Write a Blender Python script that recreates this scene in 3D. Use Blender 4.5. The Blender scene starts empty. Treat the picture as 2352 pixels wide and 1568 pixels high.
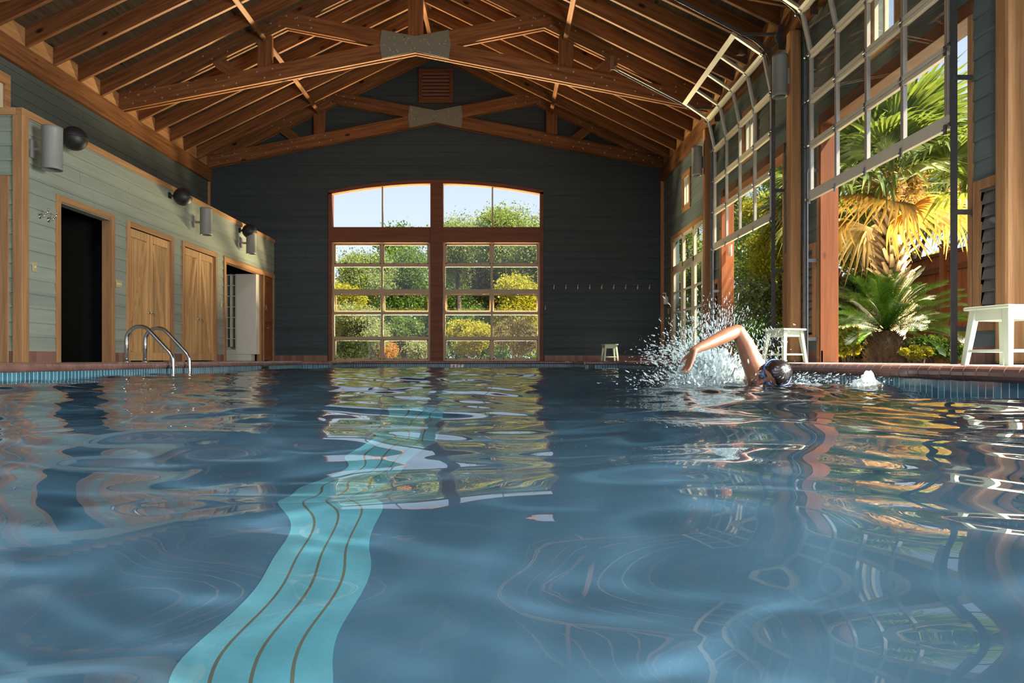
import bpy, math, random
import numpy as np
from mathutils import Vector, Matrix

# ------------------------------------------------------------------ camera, sky, sun, exposure
SC = bpy.context.scene
COL = SC.collection
CAMZ = 0.04
WZ = -0.15            # water level (deck top is z = 0)
F = 1568.0
cam = bpy.data.cameras.new('camera'); cam_o = bpy.data.objects.new('camera', cam); COL.objects.link(cam_o)
cam.sensor_width = 36; cam.lens = 24; cam.shift_x = 21/2352; cam.shift_y = 41/2352
cam.clip_start = 0.02; cam.clip_end = 300
cam_o.location = (0, 0, CAMZ); cam_o.rotation_euler = (math.pi/2, 0, 0)
SC.camera = cam_o

W = bpy.data.worlds.new('sky'); SC.world = W; W.use_nodes = True
nt = W.node_tree; nt.nodes.clear()
wo = nt.nodes.new('ShaderNodeOutputWorld'); bg = nt.nodes.new('ShaderNodeBackground')
tc = nt.nodes.new('ShaderNodeTexCoord'); sx = nt.nodes.new('ShaderNodeSeparateXYZ'); rp = nt.nodes.new('ShaderNodeValToRGB')
nt.links.new(tc.outputs['Generated'], sx.inputs[0]); nt.links.new(sx.outputs['Z'], rp.inputs[0])
rp.color_ramp.elements[0].position = 0.0; rp.color_ramp.elements[0].color = (0.86, 0.92, 1.0, 1)
rp.color_ramp.elements[1].position = 0.55; rp.color_ramp.elements[1].color = (0.36, 0.52, 0.86, 1)
e = rp.color_ramp.elements.new(0.28); e.color = (0.60, 0.71, 0.90, 1)
nt.links.new(rp.outputs[0], bg.inputs[0]); bg.inputs[1].default_value = 1.25
nt.links.new(bg.outputs[0], wo.inputs[0])

def sun(name, direction, strength, angle, color):
    l = bpy.data.lights.new(name, 'SUN'); l.energy = strength; l.angle = math.radians(angle); l.color = color
    o = bpy.data.objects.new(name, l); COL.objects.link(o)
    o.rotation_euler = Vector(direction).to_track_quat('-Z', 'Y').to_euler(); return o
def area(name, loc, direction, sx_, sy_, power, color, caustic=False, spread=180):
    l = bpy.data.lights.new(name, 'AREA'); l.shape = 'RECTANGLE'; l.size = sx_; l.size_y = sy_; l.energy = power; l.color = color; l.spread = math.radians(spread)
    o = bpy.data.objects.new(name, l); COL.objects.link(o); o.location = loc
    o.rotation_euler = Vector(direction).to_track_quat('-Z', 'Y').to_euler()
    if caustic: l.cycles.is_caustics_light = True
    return o
sun('sunlight', (-0.52, 0.26, -0.80), 18.0, 1.5, (1.0, 0.90, 0.72))
# lamp added in the unseen side opening to brighten annex and pool
area('side_fill_lamp', (4.24, 3.3, 1.5), (-1, 0.20, -0.16), 2.6, 2.7, 580, (0.98, 1.0, 0.96), True, 150)
# added lamp high behind the camera, there for ripple light on the pool
area('pool_fill_lamp', (-1.0, -2.8, 6.8), (0, 0.72, -1), 0.7, 0.45, 190, (0.93, 0.98, 1.0), True, 100)
# lamps added below deck level outside, to brighten the rafter undersides
area('far_upward_fill', (-1.65, 18.25, -0.30), (0, -0.75, 1), 5.4, 0.55, 4600, (1.0, 0.80, 0.46), False, 130)
area('side_upward_fill', (4.80, 10.2, -0.24), (-0.5, 0, 1), 0.5, 11.5, 1700, (1.0, 0.82, 0.52), False, 130)

vs = SC.view_settings
vs.view_transform = 'Standard'; vs.look = 'None'; vs.gamma = 1.0; vs.use_curve_mapping = False; vs.exposure = 0.0
SC.cycles.use_denoising = True
SC.cycles.caustics_refractive = True; SC.cycles.caustics_reflective = True
SC.cycles.max_bounces = 8; SC.cycles.diffuse_bounces = 3; SC.cycles.glossy_bounces = 4
SC.cycles.transmission_bounces = 6; SC.cycles.transparent_max_bounces = 12
SC.cycles.sample_clamp_indirect = 6.0; SC.cycles.blur_glossy = 0.5
SC.cycles.use_adaptive_sampling = True; SC.cycles.adaptive_threshold = 0.03

R = random.Random(7)
ORDS = ['first', 'second', 'third', 'fourth', 'fifth', 'sixth', 'seventh', 'eighth', 'ninth', 'tenth', 'eleventh',
        'twelfth', 'thirteenth', 'fourteenth', 'fifteenth', 'sixteenth', 'seventeenth', 'eighteenth', 'nineteenth', 'twentieth']
def at(px, py, Y): return Vector(((px-1155)*Y/F, Y, CAMZ-(py-825)*Y/F))

# ------------------------------------------------------------------ helpers
ORG = {}
def tag(o, label=None, cat=None, group=None, kind=None):
    if label: o['label'] = label
    if cat: o['category'] = cat
    if group: o['group'] = group
    if kind: o['kind'] = kind
    return o
def thing(name, label, cat, loc=(0, 0, 0), rz=0.0, group=None, kind=None):
    o = bpy.data.objects.new(name, None); COL.objects.link(o); o.empty_display_size = 0.1
    o.location = loc; o.rotation_euler = (0, 0, rz); ORG[o] = Vector(loc)
    return tag(o, label, cat, group, kind)

class MB:
    """collects shapes, in world coordinates unless the parent is built at the origin"""
    def __init__(s): s.v = []; s.f = []; s.m = []; s.mi = 0
    def add(s, vs_, fs_):
        b = len(s.v); s.v.extend([tuple(p) for p in vs_]); s.f.extend([tuple(b+i for i in f) for f in fs_]); s.m.extend([s.mi]*len(fs_)); return s
    def box(s, x0, x1, y0, y1, z0, z1, M=None):
        if x0 > x1: x0, x1 = x1, x0
        if y0 > y1: y0, y1 = y1, y0
        if z0 > z1: z0, z1 = z1, z0
        p = [Vector(c) for c in ((x0,y0,z0),(x1,y0,z0),(x1,y1,z0),(x0,y1,z0),(x0,y0,z1),(x1,y0,z1),(x1,y1,z1),(x0,y1,z1))]
        if M is not None: p = [M @ q for q in p]
        return s.add(p, [(0,3,2,1),(4,5,6,7),(0,1,5,4),(1,2,6,5),(2,3,7,6),(3,0,4,7)])
    def bar(s, a, b, w, h, up=(0, 0, 1)):
        """rectangular bar from a to b, w sideways and h along up"""
        a, b = Vector(a), Vector(b); d = (b-a); L = d.length; d.normalize(); u = Vector(up); sd = d.cross(u).normalized(); u = sd.cross(d).normalized()
        M = Matrix.Translation(a) @ Matrix((d, sd, u)).transposed().to_4x4()
        return s.box(0, L, -w/2, w/2, -h/2, h/2, M)
    def tube(s, pts, r, seg=10, cap=True):
        pts = [Vector(p) for p in pts]; n = len(pts); rs = r if hasattr(r, '__len__') else [r]*n
        t0 = (pts[1]-pts[0]).normalized(); up = Vector((0, 0, 1)) if abs(t0.z) < .9 else Vector((1, 0, 0))
        u = t0.cross(up).normalized(); vs_ = []; fs_ = []
        for i, p in enumerate(pts):
            t = (pts[min(i+1, n-1)]-pts[max(i-1, 0)]).normalized()
            u = (u - t*u.dot(t)).normalized(); w = t.cross(u)
            for k in range(seg):
                a = 2*math.pi*k/seg; vs_.append(p + (u*math.cos(a)+w*math.sin(a))*rs[i])
        for i in range(n-1):
            for k in range(seg):
                k2 = (k+1) % seg; fs_.append((i*seg+k, i*seg+k2, (i+1)*seg+k2, (i+1)*seg+k))
        if cap: fs_.append(tuple(range(seg-1, -1, -1))); fs_.append(tuple((n-1)*seg+k for k in range(seg)))
        return s.add(vs_, fs_)
    def cyl(s, a, b, r, r2=None, seg=20): return s.tube([a, b], [r, r if r2 is None else r2], seg)
    def ball(s, c, r, nu=16, nv=10, M=None):
        r = r if hasattr(r, '__len__') else (r, r, r); c = Vector(c); vs_ = [Vector((0, 0, -1))]; fs_ = []
        for j in range(1, nv):
            ph = -math.pi/2+math.pi*j/nv
            for i in range(nu):
                a = 2*math.pi*i/nu; vs_.append(Vector((math.cos(ph)*math.cos(a), math.cos(ph)*math.sin(a), math.sin(ph))))
        vs_.append(Vector((0, 0, 1))); top = len(vs_)-1
        for i in range(nu): fs_.append((0, 1+(i+1) % nu, 1+i))
        for j in range(nv-2):
            for i in range(nu): fs_.append((1+j*nu+i, 1+j*nu+(i+1) % nu, 1+(j+1)*nu+(i+1) % nu, 1+(j+1)*nu+i))
        for i in range(nu): fs_.append((top, 1+(nv-2)*nu+i, 1+(nv-2)*nu+(i+1) % nu))
        q = [Vector((p.x*r[0], p.y*r[1], p.z*r[2])) for p in vs_]
        if M is not None: q = [M @ p for p in q]
        return s.add([p+c for p in q], fs_)
    def prism(s, poly, d, f):
        """poly: 2-D points (counter-clockwise); f(u, v, w) -> 3-D; d = (w0, w1)"""
        n = len(poly); vs_ = [f(u, v, d[0]) for u, v in poly]+[f(u, v, d[1]) for u, v in poly]
        fs_ = [tuple(range(n-1, -1, -1)), tuple(range(n, 2*n))]+[(i, (i+1) % n, n+(i+1) % n, n+i) for i in range(n)]
        return s.add(vs_, fs_)
    def build(s, name, mats, parent=None, smooth=False, bevel=0, local=False):
        me = bpy.data.meshes.new(name); org = ORG.get(parent, Vector()) if not local else Vector()
        me.from_pydata([(x-org.x, y-org.y, z-org.z) for x, y, z in s.v] if org.length else s.v, [], s.f)
        mats = mats if isinstance(mats, (list, tuple)) else [mats]
        for m in mats: me.materials.append(m)
        if any(s.m): me.polygons.foreach_set('material_index', s.m)
        if smooth: me.polygons.foreach_set('use_smooth', [True]*len(s.f))
        me.update(); o = bpy.data.objects.new(name, me); COL.objects.link(o)
        if parent is not None: o.parent = parent; ORG[o] = org
        if bevel:
            b = o.modifiers.new('bevel', 'BEVEL'); b.width = bevel; b.segments = 2; b.limit_method = 'ANGLE'; b.harden_normals = False
        return o

def beam(name, a, b, w, h, mat, parent=None, up=(0, 0, 1), plies=None, bolts=(), bolt_mat=None, bevel=0.004):
    """a timber whose own X axis runs along the grain; w sideways, h along up"""
    a, b = Vector(a), Vector(b); d = b-a; L = d.length; d.normalize(); u = Vector(up); sd = d.cross(u).normalized(); u = sd.cross(d).normalized()
    m = MB()
    for (c0, c1) in (plies or [(-w/2, w/2)]): m.box(0, L, c0, c1, -h/2, h/2)
    m.mi = 1
    for (t, q, sgn) in bolts:
        y = sgn*(w/2); m.cyl((t, y, q), (t, y+sgn*.008, q), .017, seg=8)
    o = m.build(name, [mat, bolt_mat or mat], None, bevel=bevel)
    M = Matrix.Translation(a) @ Matrix((d, sd, u)).transposed().to_4x4()
    if parent is not None:
        o.parent = parent; M = Matrix.Translation(-ORG[parent]) @ M
    o.matrix_local = M if parent is not None else M
    if parent is None: o.matrix_world = M
    return o

def dup(root, loc, rz=0.0, label=None, group=None):
    r = root.copy(); COL.objects.link(r); r.location = loc; r.rotation_euler = (0, 0, rz)
    if label: r['label'] = label
    if group: r['group'] = group
    for ch in list(root.children):
        c = ch.copy(); COL.objects.link(c); c.parent = r
        for g in ch.children:
            q = g.copy(); COL.objects.link(q); q.parent = c
    return r

# ------------------------------------------------------------------ materials
def nmat(name):
    m = bpy.data.materials.new(name); m.use_nodes = True; n = m.node_tree; n.nodes.clear()
    out = n.nodes.new('ShaderNodeOutputMaterial'); return m, n, out
def N(n, t, **kw):
    x = n.nodes.new(t)
    for k, v in kw.items(): setattr(x, k, v)
    return x
def ramp(n, src, stops):
    r = N(n, 'ShaderNodeValToRGB'); cr = r.color_ramp
    while len(cr.elements) < len(stops): cr.elements.new(0.5)
    for e_, (p, c) in zip(cr.elements, stops): e_.position = p; e_.color = (*c, 1)
    n.links.new(src, r.inputs[0]); return r.outputs[0]
def mapping(n, scale=(1, 1, 1), loc=(0, 0, 0), coord='Object'):
    t = N(n, 'ShaderNodeTexCoord'); m = N(n, 'ShaderNodeMapping'); m.inputs['Scale'].default_value = scale; m.inputs['Location'].default_value = loc
    n.links.new(t.outputs[coord], m.inputs[0]); return m.outputs[0]
def noise(n, vec, scale, detail=3, rough=.55):
    t = N(n, 'ShaderNodeTexNoise'); t.inputs['Scale'].default_value = scale; t.inputs['Detail'].default_value = detail; t.inputs['Roughness'].default_value = rough
    if vec is not None: n.links.new(vec, t.inputs['Vector'])
    return t.outputs[0]
def mul(n, a, b, op='MULTIPLY'):
    m = N(n, 'ShaderNodeMath', operation=op)
    for i, x in enumerate((a, b)):
        if isinstance(x, (int, float)): m.inputs[i].default_value = x
        else: n.links.new(x, m.inputs[i])
    return m.outputs[0]
def mixc(n, fac, a, b, typ='MIX'):
    m = N(n, 'ShaderNodeMix', data_type='RGBA', blend_type=typ)
    for i, x in ((0, fac), (6, a), (7, b)):
        if isinstance(x, (int, float)): m.inputs[i].default_value = x
        elif isinstance(x, tuple): m.inputs[i].default_value = (*x, 1) if len(x) == 3 else x
        else: n.links.new(x, m.inputs[i])
    return m.outputs[2]
def bsdf(n, out, color, rough=.5, metal=0, bump=None, bstr=.2, bdist=.01, spec=.5, **kw):
    p = N(n, 'ShaderNodeBsdfPrincipled')
    if isinstance(color, tuple): p.inputs['Base Color'].default_value = (*color, 1)
    else: n.links.new(color, p.inputs['Base Color'])
    if isinstance(rough, (int, float)): p.inputs['Roughness'].default_value = rough
    else: n.links.new(rough, p.inputs['Roughness'])
    p.inputs['Metallic'].default_value = metal; p.inputs['Specular IOR Level'].default_value = spec
    for k, v in kw.items(): p.inputs[k].default_value = v
    if bump is not None:
        b = N(n, 'ShaderNodeBump'); b.inputs['Strength'].default_value = bstr; b.inputs['Distance'].default_value = bdist
        n.links.new(bump, b.inputs['Height']); n.links.new(b.outputs[0], p.inputs['Normal'])
    n.links.new(p.outputs[0], out.inputs[0]); return p
def simple(name, color, rough=.5, metal=0, var=.12, scale=12, spec=.5, bstr=.1):
    m, n, o = nmat(name); v = mapping(n); ns = noise(n, v, scale, 4)
    c = ramp(n, ns, [(.25, tuple(x*(1-var) for x in color)), (.75, tuple(min(1, x*(1+var)) for x in color))])
    bsdf(n, o, c, rough, metal, ns, bstr, .004, spec); return m
def wood(name, dark, light, axis=0, rough=.6, knots=True, spec=.3):
    """grain along one of the object's own axes"""
    m, n, o = nmat(name)
    s = [9.0, 9.0, 9.0]; s[axis] = 0.45
    info = N(n, 'ShaderNodeObjectInfo'); off = mul(n, info.outputs['Random'], 40.0)
    t = N(n, 'ShaderNodeTexCoord'); cb = N(n, 'ShaderNodeVectorMath', operation='ADD'); n.links.new(t.outputs['Object'], cb.inputs[0])
    cx = N(n, 'ShaderNodeCombineXYZ')
    for i in range(3): n.links.new(off, cx.inputs[i])
    n.links.new(cx.outputs[0], cb.inputs[1])
    mp = N(n, 'ShaderNodeMapping'); mp.inputs['Scale'].default_value = s; n.links.new(cb.outputs[0], mp.inputs[0])
    g = noise(n, mp.outputs[0], 2.2, 5, .6)
    s2 = [60.0, 60.0, 60.0]; s2[axis] = 1.5
    mp2 = N(n, 'ShaderNodeMapping'); mp2.inputs['Scale'].default_value = s2; n.links.new(cb.outputs[0], mp2.inputs[0])
    fine = noise(n, mp2.outputs[0], 2.0, 3, .5)
    mixv = mul(n, mul(n, g, .7), mul(n, fine, .3), 'ADD')
    c = ramp(n, mixv, [(.34, dark), (.64, light)])
    tint = ramp(n, info.outputs['Random'], [(0, (.82, .82, .82)), (1, (1.08, 1.04, 1.0))])
    c = mixc(n, 1.0, c, tint, 'MULTIPLY')
    if knots:
        s3 = [3.2, 3.2, 3.2]; s3[axis] = 1.5
        mp3 = N(n, 'ShaderNodeMapping'); mp3.inputs['Scale'].default_value = s3; n.links.new(cb.outputs[0], mp3.inputs[0])
        vo = N(n, 'ShaderNodeTexVoronoi'); vo.inputs['Scale'].default_value = 1.0; n.links.new(mp3.outputs[0], vo.inputs['Vector'])
        k = ramp(n, vo.outputs['Distance'], [(.07, (1, 1, 1)), (.13, (0, 0, 0))])
        c = mixc(n, k, c, tuple(x*.25 for x in dark))
    bsdf(n, o, c, rough, 0, fine, .25, .003, spec); return m
def siding(name, base, axis, pitch, rough=.65):
    """painted lap boards, each with a slightly different tone"""
    m, n, o = nmat(name); sc = [.35, .35, 1/pitch]; v = mapping(n, tuple(sc))
    sp = N(n, 'ShaderNodeSeparateXYZ'); n.links.new(v, sp.inputs[0]); fl = mul(n, sp.outputs[2], 0, 'FLOOR')
    wn = N(n, 'ShaderNodeTexWhiteNoise', noise_dimensions='1D'); n.links.new(fl, wn.inputs['W'])
    v2 = mapping(n, (.8, .8, 14) if axis != 2 else (14, 14, .8)); ns = noise(n, v2, 1.5, 4)
    t = mul(n, mul(n, wn.outputs[0], .35), mul(n, ns, .65), 'ADD')
    c = ramp(n, t, [(.2, tuple(x*.82 for x in base)), (.8, tuple(x*1.16 for x in base))])
    gr = noise(n, mapping(n, (4, 4, 60)), 3, 3)
    bsdf(n, o, c, rough, 0, gr, .15, .003, .35); return m
def tile(name, c1, c2, grout, pitch, axis, gw=.08, rough=.15, zline=None, spec=.6, off=0.0):
    m, n, o = nmat(name); v = mapping(n, (1/pitch,)*3, (off, 0, 0)); sp = N(n, 'ShaderNodeSeparateXYZ'); n.links.new(v, sp.inputs[0])
    a = sp.outputs[axis]; fr = mul(n, a, 1.0, 'FRACT'); g = mul(n, fr, gw, 'LESS_THAN')
    fl = mul(n, a, 0, 'FLOOR')
    if zline:
        z = mul(n, sp.outputs[2], pitch/zline); g2 = mul(n, mul(n, z, 1, 'FRACT'), gw, 'LESS_THAN'); g = mul(n, g, g2, 'MAXIMUM')
        fl = mul(n, fl, mul(n, mul(n, z, 0, 'FLOOR'), 17.3), 'ADD')
    wn = N(n, 'ShaderNodeTexWhiteNoise', noise_dimensions='1D'); n.links.new(fl, wn.inputs['W'])
    ns = noise(n, mapping(n), 30, 3)
    t = mul(n, mul(n, wn.outputs[0], .6), mul(n, ns, .4), 'ADD')
    c = ramp(n, t, [(.2, c1), (.8, c2)]); c = mixc(n, g, c, grout)
    r = mul(n, g, .6); r = mul(n, r, rough, 'ADD')
    bsdf(n, o, c, r, 0, mul(n, g, -1.0), .4, .003, spec); return m
def leafmat(name, c1, c2, trans=.45, tcol=None, rough=.45):
    m, n, o = nmat(name)
    geo = N(n, 'ShaderNodeNewGeometry')
    v = mapping(n); ns = noise(n, v, 1.3, 2)
    t = mul(n, mul(n, geo.outputs['Random Per Island'], .6), mul(n, ns, .5), 'ADD')
    c = ramp(n, t, [(.2, c1), (.85, c2)])
    d = N(n, 'ShaderNodeBsdfPrincipled'); d.inputs['Roughness'].default_value = rough; d.inputs['Specular IOR Level'].default_value = .35; n.links.new(c, d.inputs['Base Color'])
    tr = N(n, 'ShaderNodeBsdfTranslucent'); tcx = mixc(n, 1.0, c, tcol or (1.6, 1.5, .5), 'MULTIPLY'); n.links.new(tcx, tr.inputs[0])
    mx = N(n, 'ShaderNodeMixShader'); mx.inputs[0].default_value = trans; n.links.new(d.outputs[0], mx.inputs[1]); n.links.new(tr.outputs[0], mx.inputs[2])
    n.links.new(mx.outputs[0], o.inputs[0]); return m
def glassmat(name, tint=(.97, .98, .97), rough=0.0):
    m, n, o = nmat(name)
    t = N(n, 'ShaderNodeBsdfTransparent'); t.inputs[0].default_value = (*tint, 1)
    g = N(n, 'ShaderNodeBsdfGlossy'); g.inputs['Roughness'].default_value = rough; g.inputs[0].default_value = (1, 1, 1, 1)
    lw = N(n, 'ShaderNodeLayerWeight'); lw.inputs[0].default_value = .5
    p5 = mul(n, lw.outputs['Facing'], 4.0, 'POWER'); fr = mul(n, mul(n, p5, .5), .018, 'ADD')
    mx = N(n, 'ShaderNodeMixShader'); n.links.new(fr, mx.inputs[0]); n.links.new(t.outputs[0], mx.inputs[1]); n.links.new(g.outputs[0], mx.inputs[2])
    n.links.new(mx.outputs[0], o.inputs[0]); return m

M_TIMB = wood('roof_timber', (.095, .032, .011), (.285, .125, .047), 0)
M_TRIMX = wood('cedar_trim_x', (.30, .145, .06), (.50, .275, .125), 0, knots=False)
M_TRIMY = wood('cedar_trim_y', (.30, .145, .06), (.50, .275, .125), 1, knots=False)
M_TRIMZ = wood('cedar_trim_z', (.30, .145, .06), (.50, .275, .125), 2, knots=False)
M_REDX = wood('red_cedar_x', (.11, .038, .02), (.20, .075, .038), 0, knots=False)
M_REDZ = wood('red_cedar_z', (.19, .060, .022), (.29, .100, .038), 2)
M_REDY = wood('red_cedar_y', (.11, .042, .018), (.19, .078, .034), 1, knots=False)
M_POST = wood('post_timber', (.20, .095, .042), (.42, .225, .11), 2)
M_DOORW = wood('pine_door', (.42, .23, .09), (.68, .42, .19), 2, knots=False)
M_DECKB = wood('roof_deck_boards', (.05, .035, .022), (.13, .09, .055), 1)
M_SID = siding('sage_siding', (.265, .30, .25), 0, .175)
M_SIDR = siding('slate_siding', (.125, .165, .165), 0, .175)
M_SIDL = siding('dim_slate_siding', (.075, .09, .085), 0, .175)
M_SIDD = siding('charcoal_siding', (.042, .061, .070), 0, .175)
M_SHADE = simple('interior_shade', (.012, .011, .010), .9, spec=.1)  # near-black: shade of unlit spaces put into the colour
M_BASE = tile('baseboard_tile', (.16, .07, .05), (.27, .135, .10), (.20, .13, .11), .10, 1, .06, .5)
M_BASEX = tile('baseboard_tile_x', (.16, .07, .05), (.27, .135, .10), (.20, .13, .11), .10, 0, .06, .5)
M_COP = simple('coping_tile', (.20, .105, .085), .22, var=.3, scale=6, spec=.7)
M_GROUT = simple('grout', (.22, .20, .18), .8)
M_BLUEY = tile('pool_tile_y', (.035, .13, .19), (.075, .22, .29), (.75, .80, .72), .054, 1, .09, .12)
M_BLUEX = tile('pool_tile_x', (.035, .13, .19), (.075, .22, .29), (.60, .68, .62), .054, 0, .09, .12)
M_DECK = simple('deck_concrete', (.40, .39, .36), .55, var=.1, scale=8)
M_PLAST = simple('pool_plaster', (.115, .25, .35), .7, var=.10, scale=3)
M_CYAN = tile('cyan_tile', (.14, .52, .64), (.26, .68, .76), (.20, .22, .16), .084, 0, .10, .25, None, .6, .214)
M_CREAM = simple('cream_paint', (.66, .60, .46), .4, var=.04)
M_TAN = simple('tan_frame', (.40, .30, .18), .45, var=.06)
M_STOOL = simple('pale_green_paint', (.42, .46, .36), .35, var=.04)
M_WHITE = simple('white_paint', (.84, .81, .70), .5, var=.03)
M_STEEL = simple('galvanised', (.36, .37, .38), .35, 1.0, .15)
M_TRACK = simple('dark_track', (.17, .175, .18), .4, .8, .15)
M_ALU = simple('brushed_aluminium', (.52, .49, .44), .4, .6, .08)
M_GUS = simple('gusset_steel', (.20, .21, .18), .55, .2, .10, 14)
M_BOLT = simple('bolt_steel', (.42, .43, .42), .35, .6)
M_CHROME = simple('polished_steel', (.72, .70, .66), .12, 1.0, .02)
M_BLACK = simple('black_plastic', (.010, .010, .011), .5)
M_GREYC = simple('grey_fixture', (.22, .22, .21), .5, var=.06)
M_BRASS = simple('brass_plate', (.60, .50, .26), .3, .4)
M_GLASS = glassmat('glass')
M_GREYGL = simple('frosted_louvre_glass', (.16, .165, .16), .12, spec=.8)
M_PAPER = simple('paper_label', (.70, .62, .38), .7)
M_INK = simple('black_ink', (.01, .01, .01), .6)
M_BOUNCE = simple('pale_bounce_paving', (.62, .57, .48), .8)  # kept pale so the added strips reflect sun indoors
M_SOIL = simple('garden_soil', (.07, .055, .03), .95, var=.4, scale=5)

# ------------------------------------------------------------------ dimensions
XL, XA, XR = -7.41, -5.76, 4.05      # high left wall, annex wall, right wall
YF = 17.17                           # far wall
XC, ZRIDGE, SL = -1.68, 7.62, 0.487  # ridge, underside of rafters there, roof slope
ZB0, ZB1 = 4.50, 4.84                # eave beam
PITCH = .175
BAY = 3.93
TR_Y = [17.10, 13.17, 9.24, 5.31]

def lap(m, f, u0, u1, z0, z1, holes, clip=None, inv=0.014):
    """lap boards: f(u, z, depth) -> point, depth outward; holes: (u0,u1,z0,z1); clip(u)->(lo,hi) openings with curved heads"""
    k = 0; z = z0
    while z < z1-.001:
        zt = min(z+PITCH, z1)
        seg = [(u0, u1)]
        cuts = sorted({z, zt}|{h for a, b, c, d in holes for h in (c, d) if z < h < zt})
        for za, zb in zip(cuts, cuts[1:]):
            seg = [(u0, u1)]
            for a, b, c, d in holes:
                if c < (za+zb)/2 < d:
                    ns = []
                    for s0, s1 in seg:
                        if b <= s0 or a >= s1: ns.append((s0, s1)); continue
                        if a > s0: ns.append((s0, a))
                        if b < s1: ns.append((b, s1))
                    seg = ns
            for s0, s1 in seg:
                pts = [s0]; r = random.Random(k*31+int(s0*10)); x = s0+r.uniform(.8, 2.6)
                while x < s1-.3: pts.append(x); x += r.uniform(2.0, 3.6)
                pts.append(s1)
                for a, b in zip(pts, pts[1:]):
                    b2 = b-.004 if b < s1 else b
                    da = inv*(1-(za-z)/PITCH)+.004; db = inv*(1-(zb-z)/PITCH)+.004
                    cols = [(a, b2)]
                    if clip:
                        c0, c1 = clip[0], clip[1]
                        if a < c1 and b2 > c0 and zb > clip[3] and za < clip[4]:
                            cols = []; q = a
                            grid = sorted({a, b2}|{min(max(c0+(c1-c0)*i/60, a), b2) for i in range(61)})
                            cols = [(g0, g1) for g0, g1 in zip(grid, grid[1:]) if g1-g0 > 1e-5]
                    for g0, g1 in cols:
                        zl0 = zl1 = za
                        if clip and g0 >= clip[0]-1e-6 and g1 <= clip[1]+1e-6:
                            zl0 = max(za, clip[2](g0)); zl1 = max(za, clip[2](g1))
                            if zl0 >= zb-1e-4 and zl1 >= zb-1e-4: continue
                            zl0 = min(zl0, zb-1e-4); zl1 = min(zl1, zb-1e-4)
                        m.add([f(g0, zl0, 0), f(g1, zl1, 0), f(g1, zb, 0), f(g0, zb, 0), f(g0, zl0, da), f(g1, zl1, da), f(g1, zb, db), f(g0, zb, db)],
                              [(3, 2, 1, 0), (4, 5, 6, 7), (0, 1, 5, 4), (1, 2, 6, 5), (2, 3, 7, 6), (3, 0, 4, 7)])
        z = zt; k += 1
def core(m, f, u0, u1, z0, z1, holes, d0, d1):
    """solid wall behind the boards, cut into rectangles around the holes"""
    us = sorted({u0, u1}|{min(max(h, u0), u1) for a, b, c, d in holes for h in (a, b)})
    for a, b in zip(us, us[1:]):
        if b-a < 1e-6: continue
        mid = (a+b)/2; hz = sorted((c, d) for p, q, c, d in holes if p < mid < q)
        z = z0
        for c, d in hz+[(z1, z1)]:
            if c > z+1e-6:
                p = [f(a, z, d0), f(b, z, d0), f(b, c, d0), f(a, c, d0), f(a, z, d1), f(b, z, d1), f(b, c, d1), f(a, c, d1)]
                m.add(p, [(3, 2, 1, 0), (4, 5, 6, 7), (0, 1, 5, 4), (1, 2, 6, 5), (2, 3, 7, 6), (3, 0, 4, 7)])
            z = max(z, d)

# ------------------------------------------------------------------ far wall
S17 = YF/F
WX0, WX1 = (755-1155)*S17, (1248-1155)*S17
WXM = (WX0+WX1)/2
def archz(x, off=0.0):
    """underside of the arched head"""
    zc, ze = CAMZ+(825-418)*S17+off, CAMZ+(825-443)*S17+off
    t = (x-WXM)/((WX1-WX0)/2); return zc-(zc-ze)*t*t
mfar = MB()
ff = lambda u, z, d: Vector((u, YF-d, z))
ARCH_HI = archz(WXM, .02)
far_holes = [(WX0, WX1, 0, archz(WX0, .02))]
z = .15
lap(mfar, ff, XL, XR+.1, .13, 4.9, far_holes, (WX0, WX1, lambda x: archz(x, .03), archz(WX0, .0), ARCH_HI+.05))
# gable rows
z = 4.905; 
while z < 8.0:
    hw = (8.0-z)/SL
    if hw > .1:
        lap(mfar, ff, max(XL, XC-hw), min(XR+.1, XC+hw), z, z+PITCH, [])
    z += PITCH
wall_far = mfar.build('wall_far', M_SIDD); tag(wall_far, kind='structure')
mc = MB(); core(mc, ff, XL-.2, XR+.2, -.3, 5.0, [(WX0, WX1, -.3, archz(WX0, .0)), ], 0, -.22)
# fill above the curved head behind the boards
NS = 40
for i in range(NS):
    a = WX0+(WX1-WX0)*i/NS; b = WX0+(WX1-WX0)*(i+1)/NS; z0a, z0b, zt = archz(a, .03), archz(b, .03), 5.0
# (the head strip itself)
mc2 = MB()
core(mc2, ff, XL-.2, XR+.2, -.3, 5.0, [(WX0, WX1, -.3, 5.0)], -.001, -.22)
for i in range(NS):
    a = WX0+(WX1-WX0)*i/NS; b = WX0+(WX1-WX0)*(i+1)/NS; za, zb = archz(a, .03), archz(b, .03)
    p = [ff(a, za, -.001), ff(b, zb, -.001), ff(b, 5.0, -.001), ff(a, 5.0, -.001), ff(a, za, -.22), ff(b, zb, -.22), ff(b, 5.0, -.22), ff(a, 5.0, -.22)]
    mc2.add(p, [(0, 1, 2, 3), (7, 6, 5, 4), (4, 5, 1, 0)])
mc2.prism([(XL-.2, 5.0), (XR+.2, 5.0), (XC+.2, 8.0), (XC-.2, 8.0)], (YF+.001, YF+.22), lambda u, v, w: Vector((u, w, v)))
tag(mc2.build('wall_far_core', M_SIDD, wall_far), kind='structure')

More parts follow.
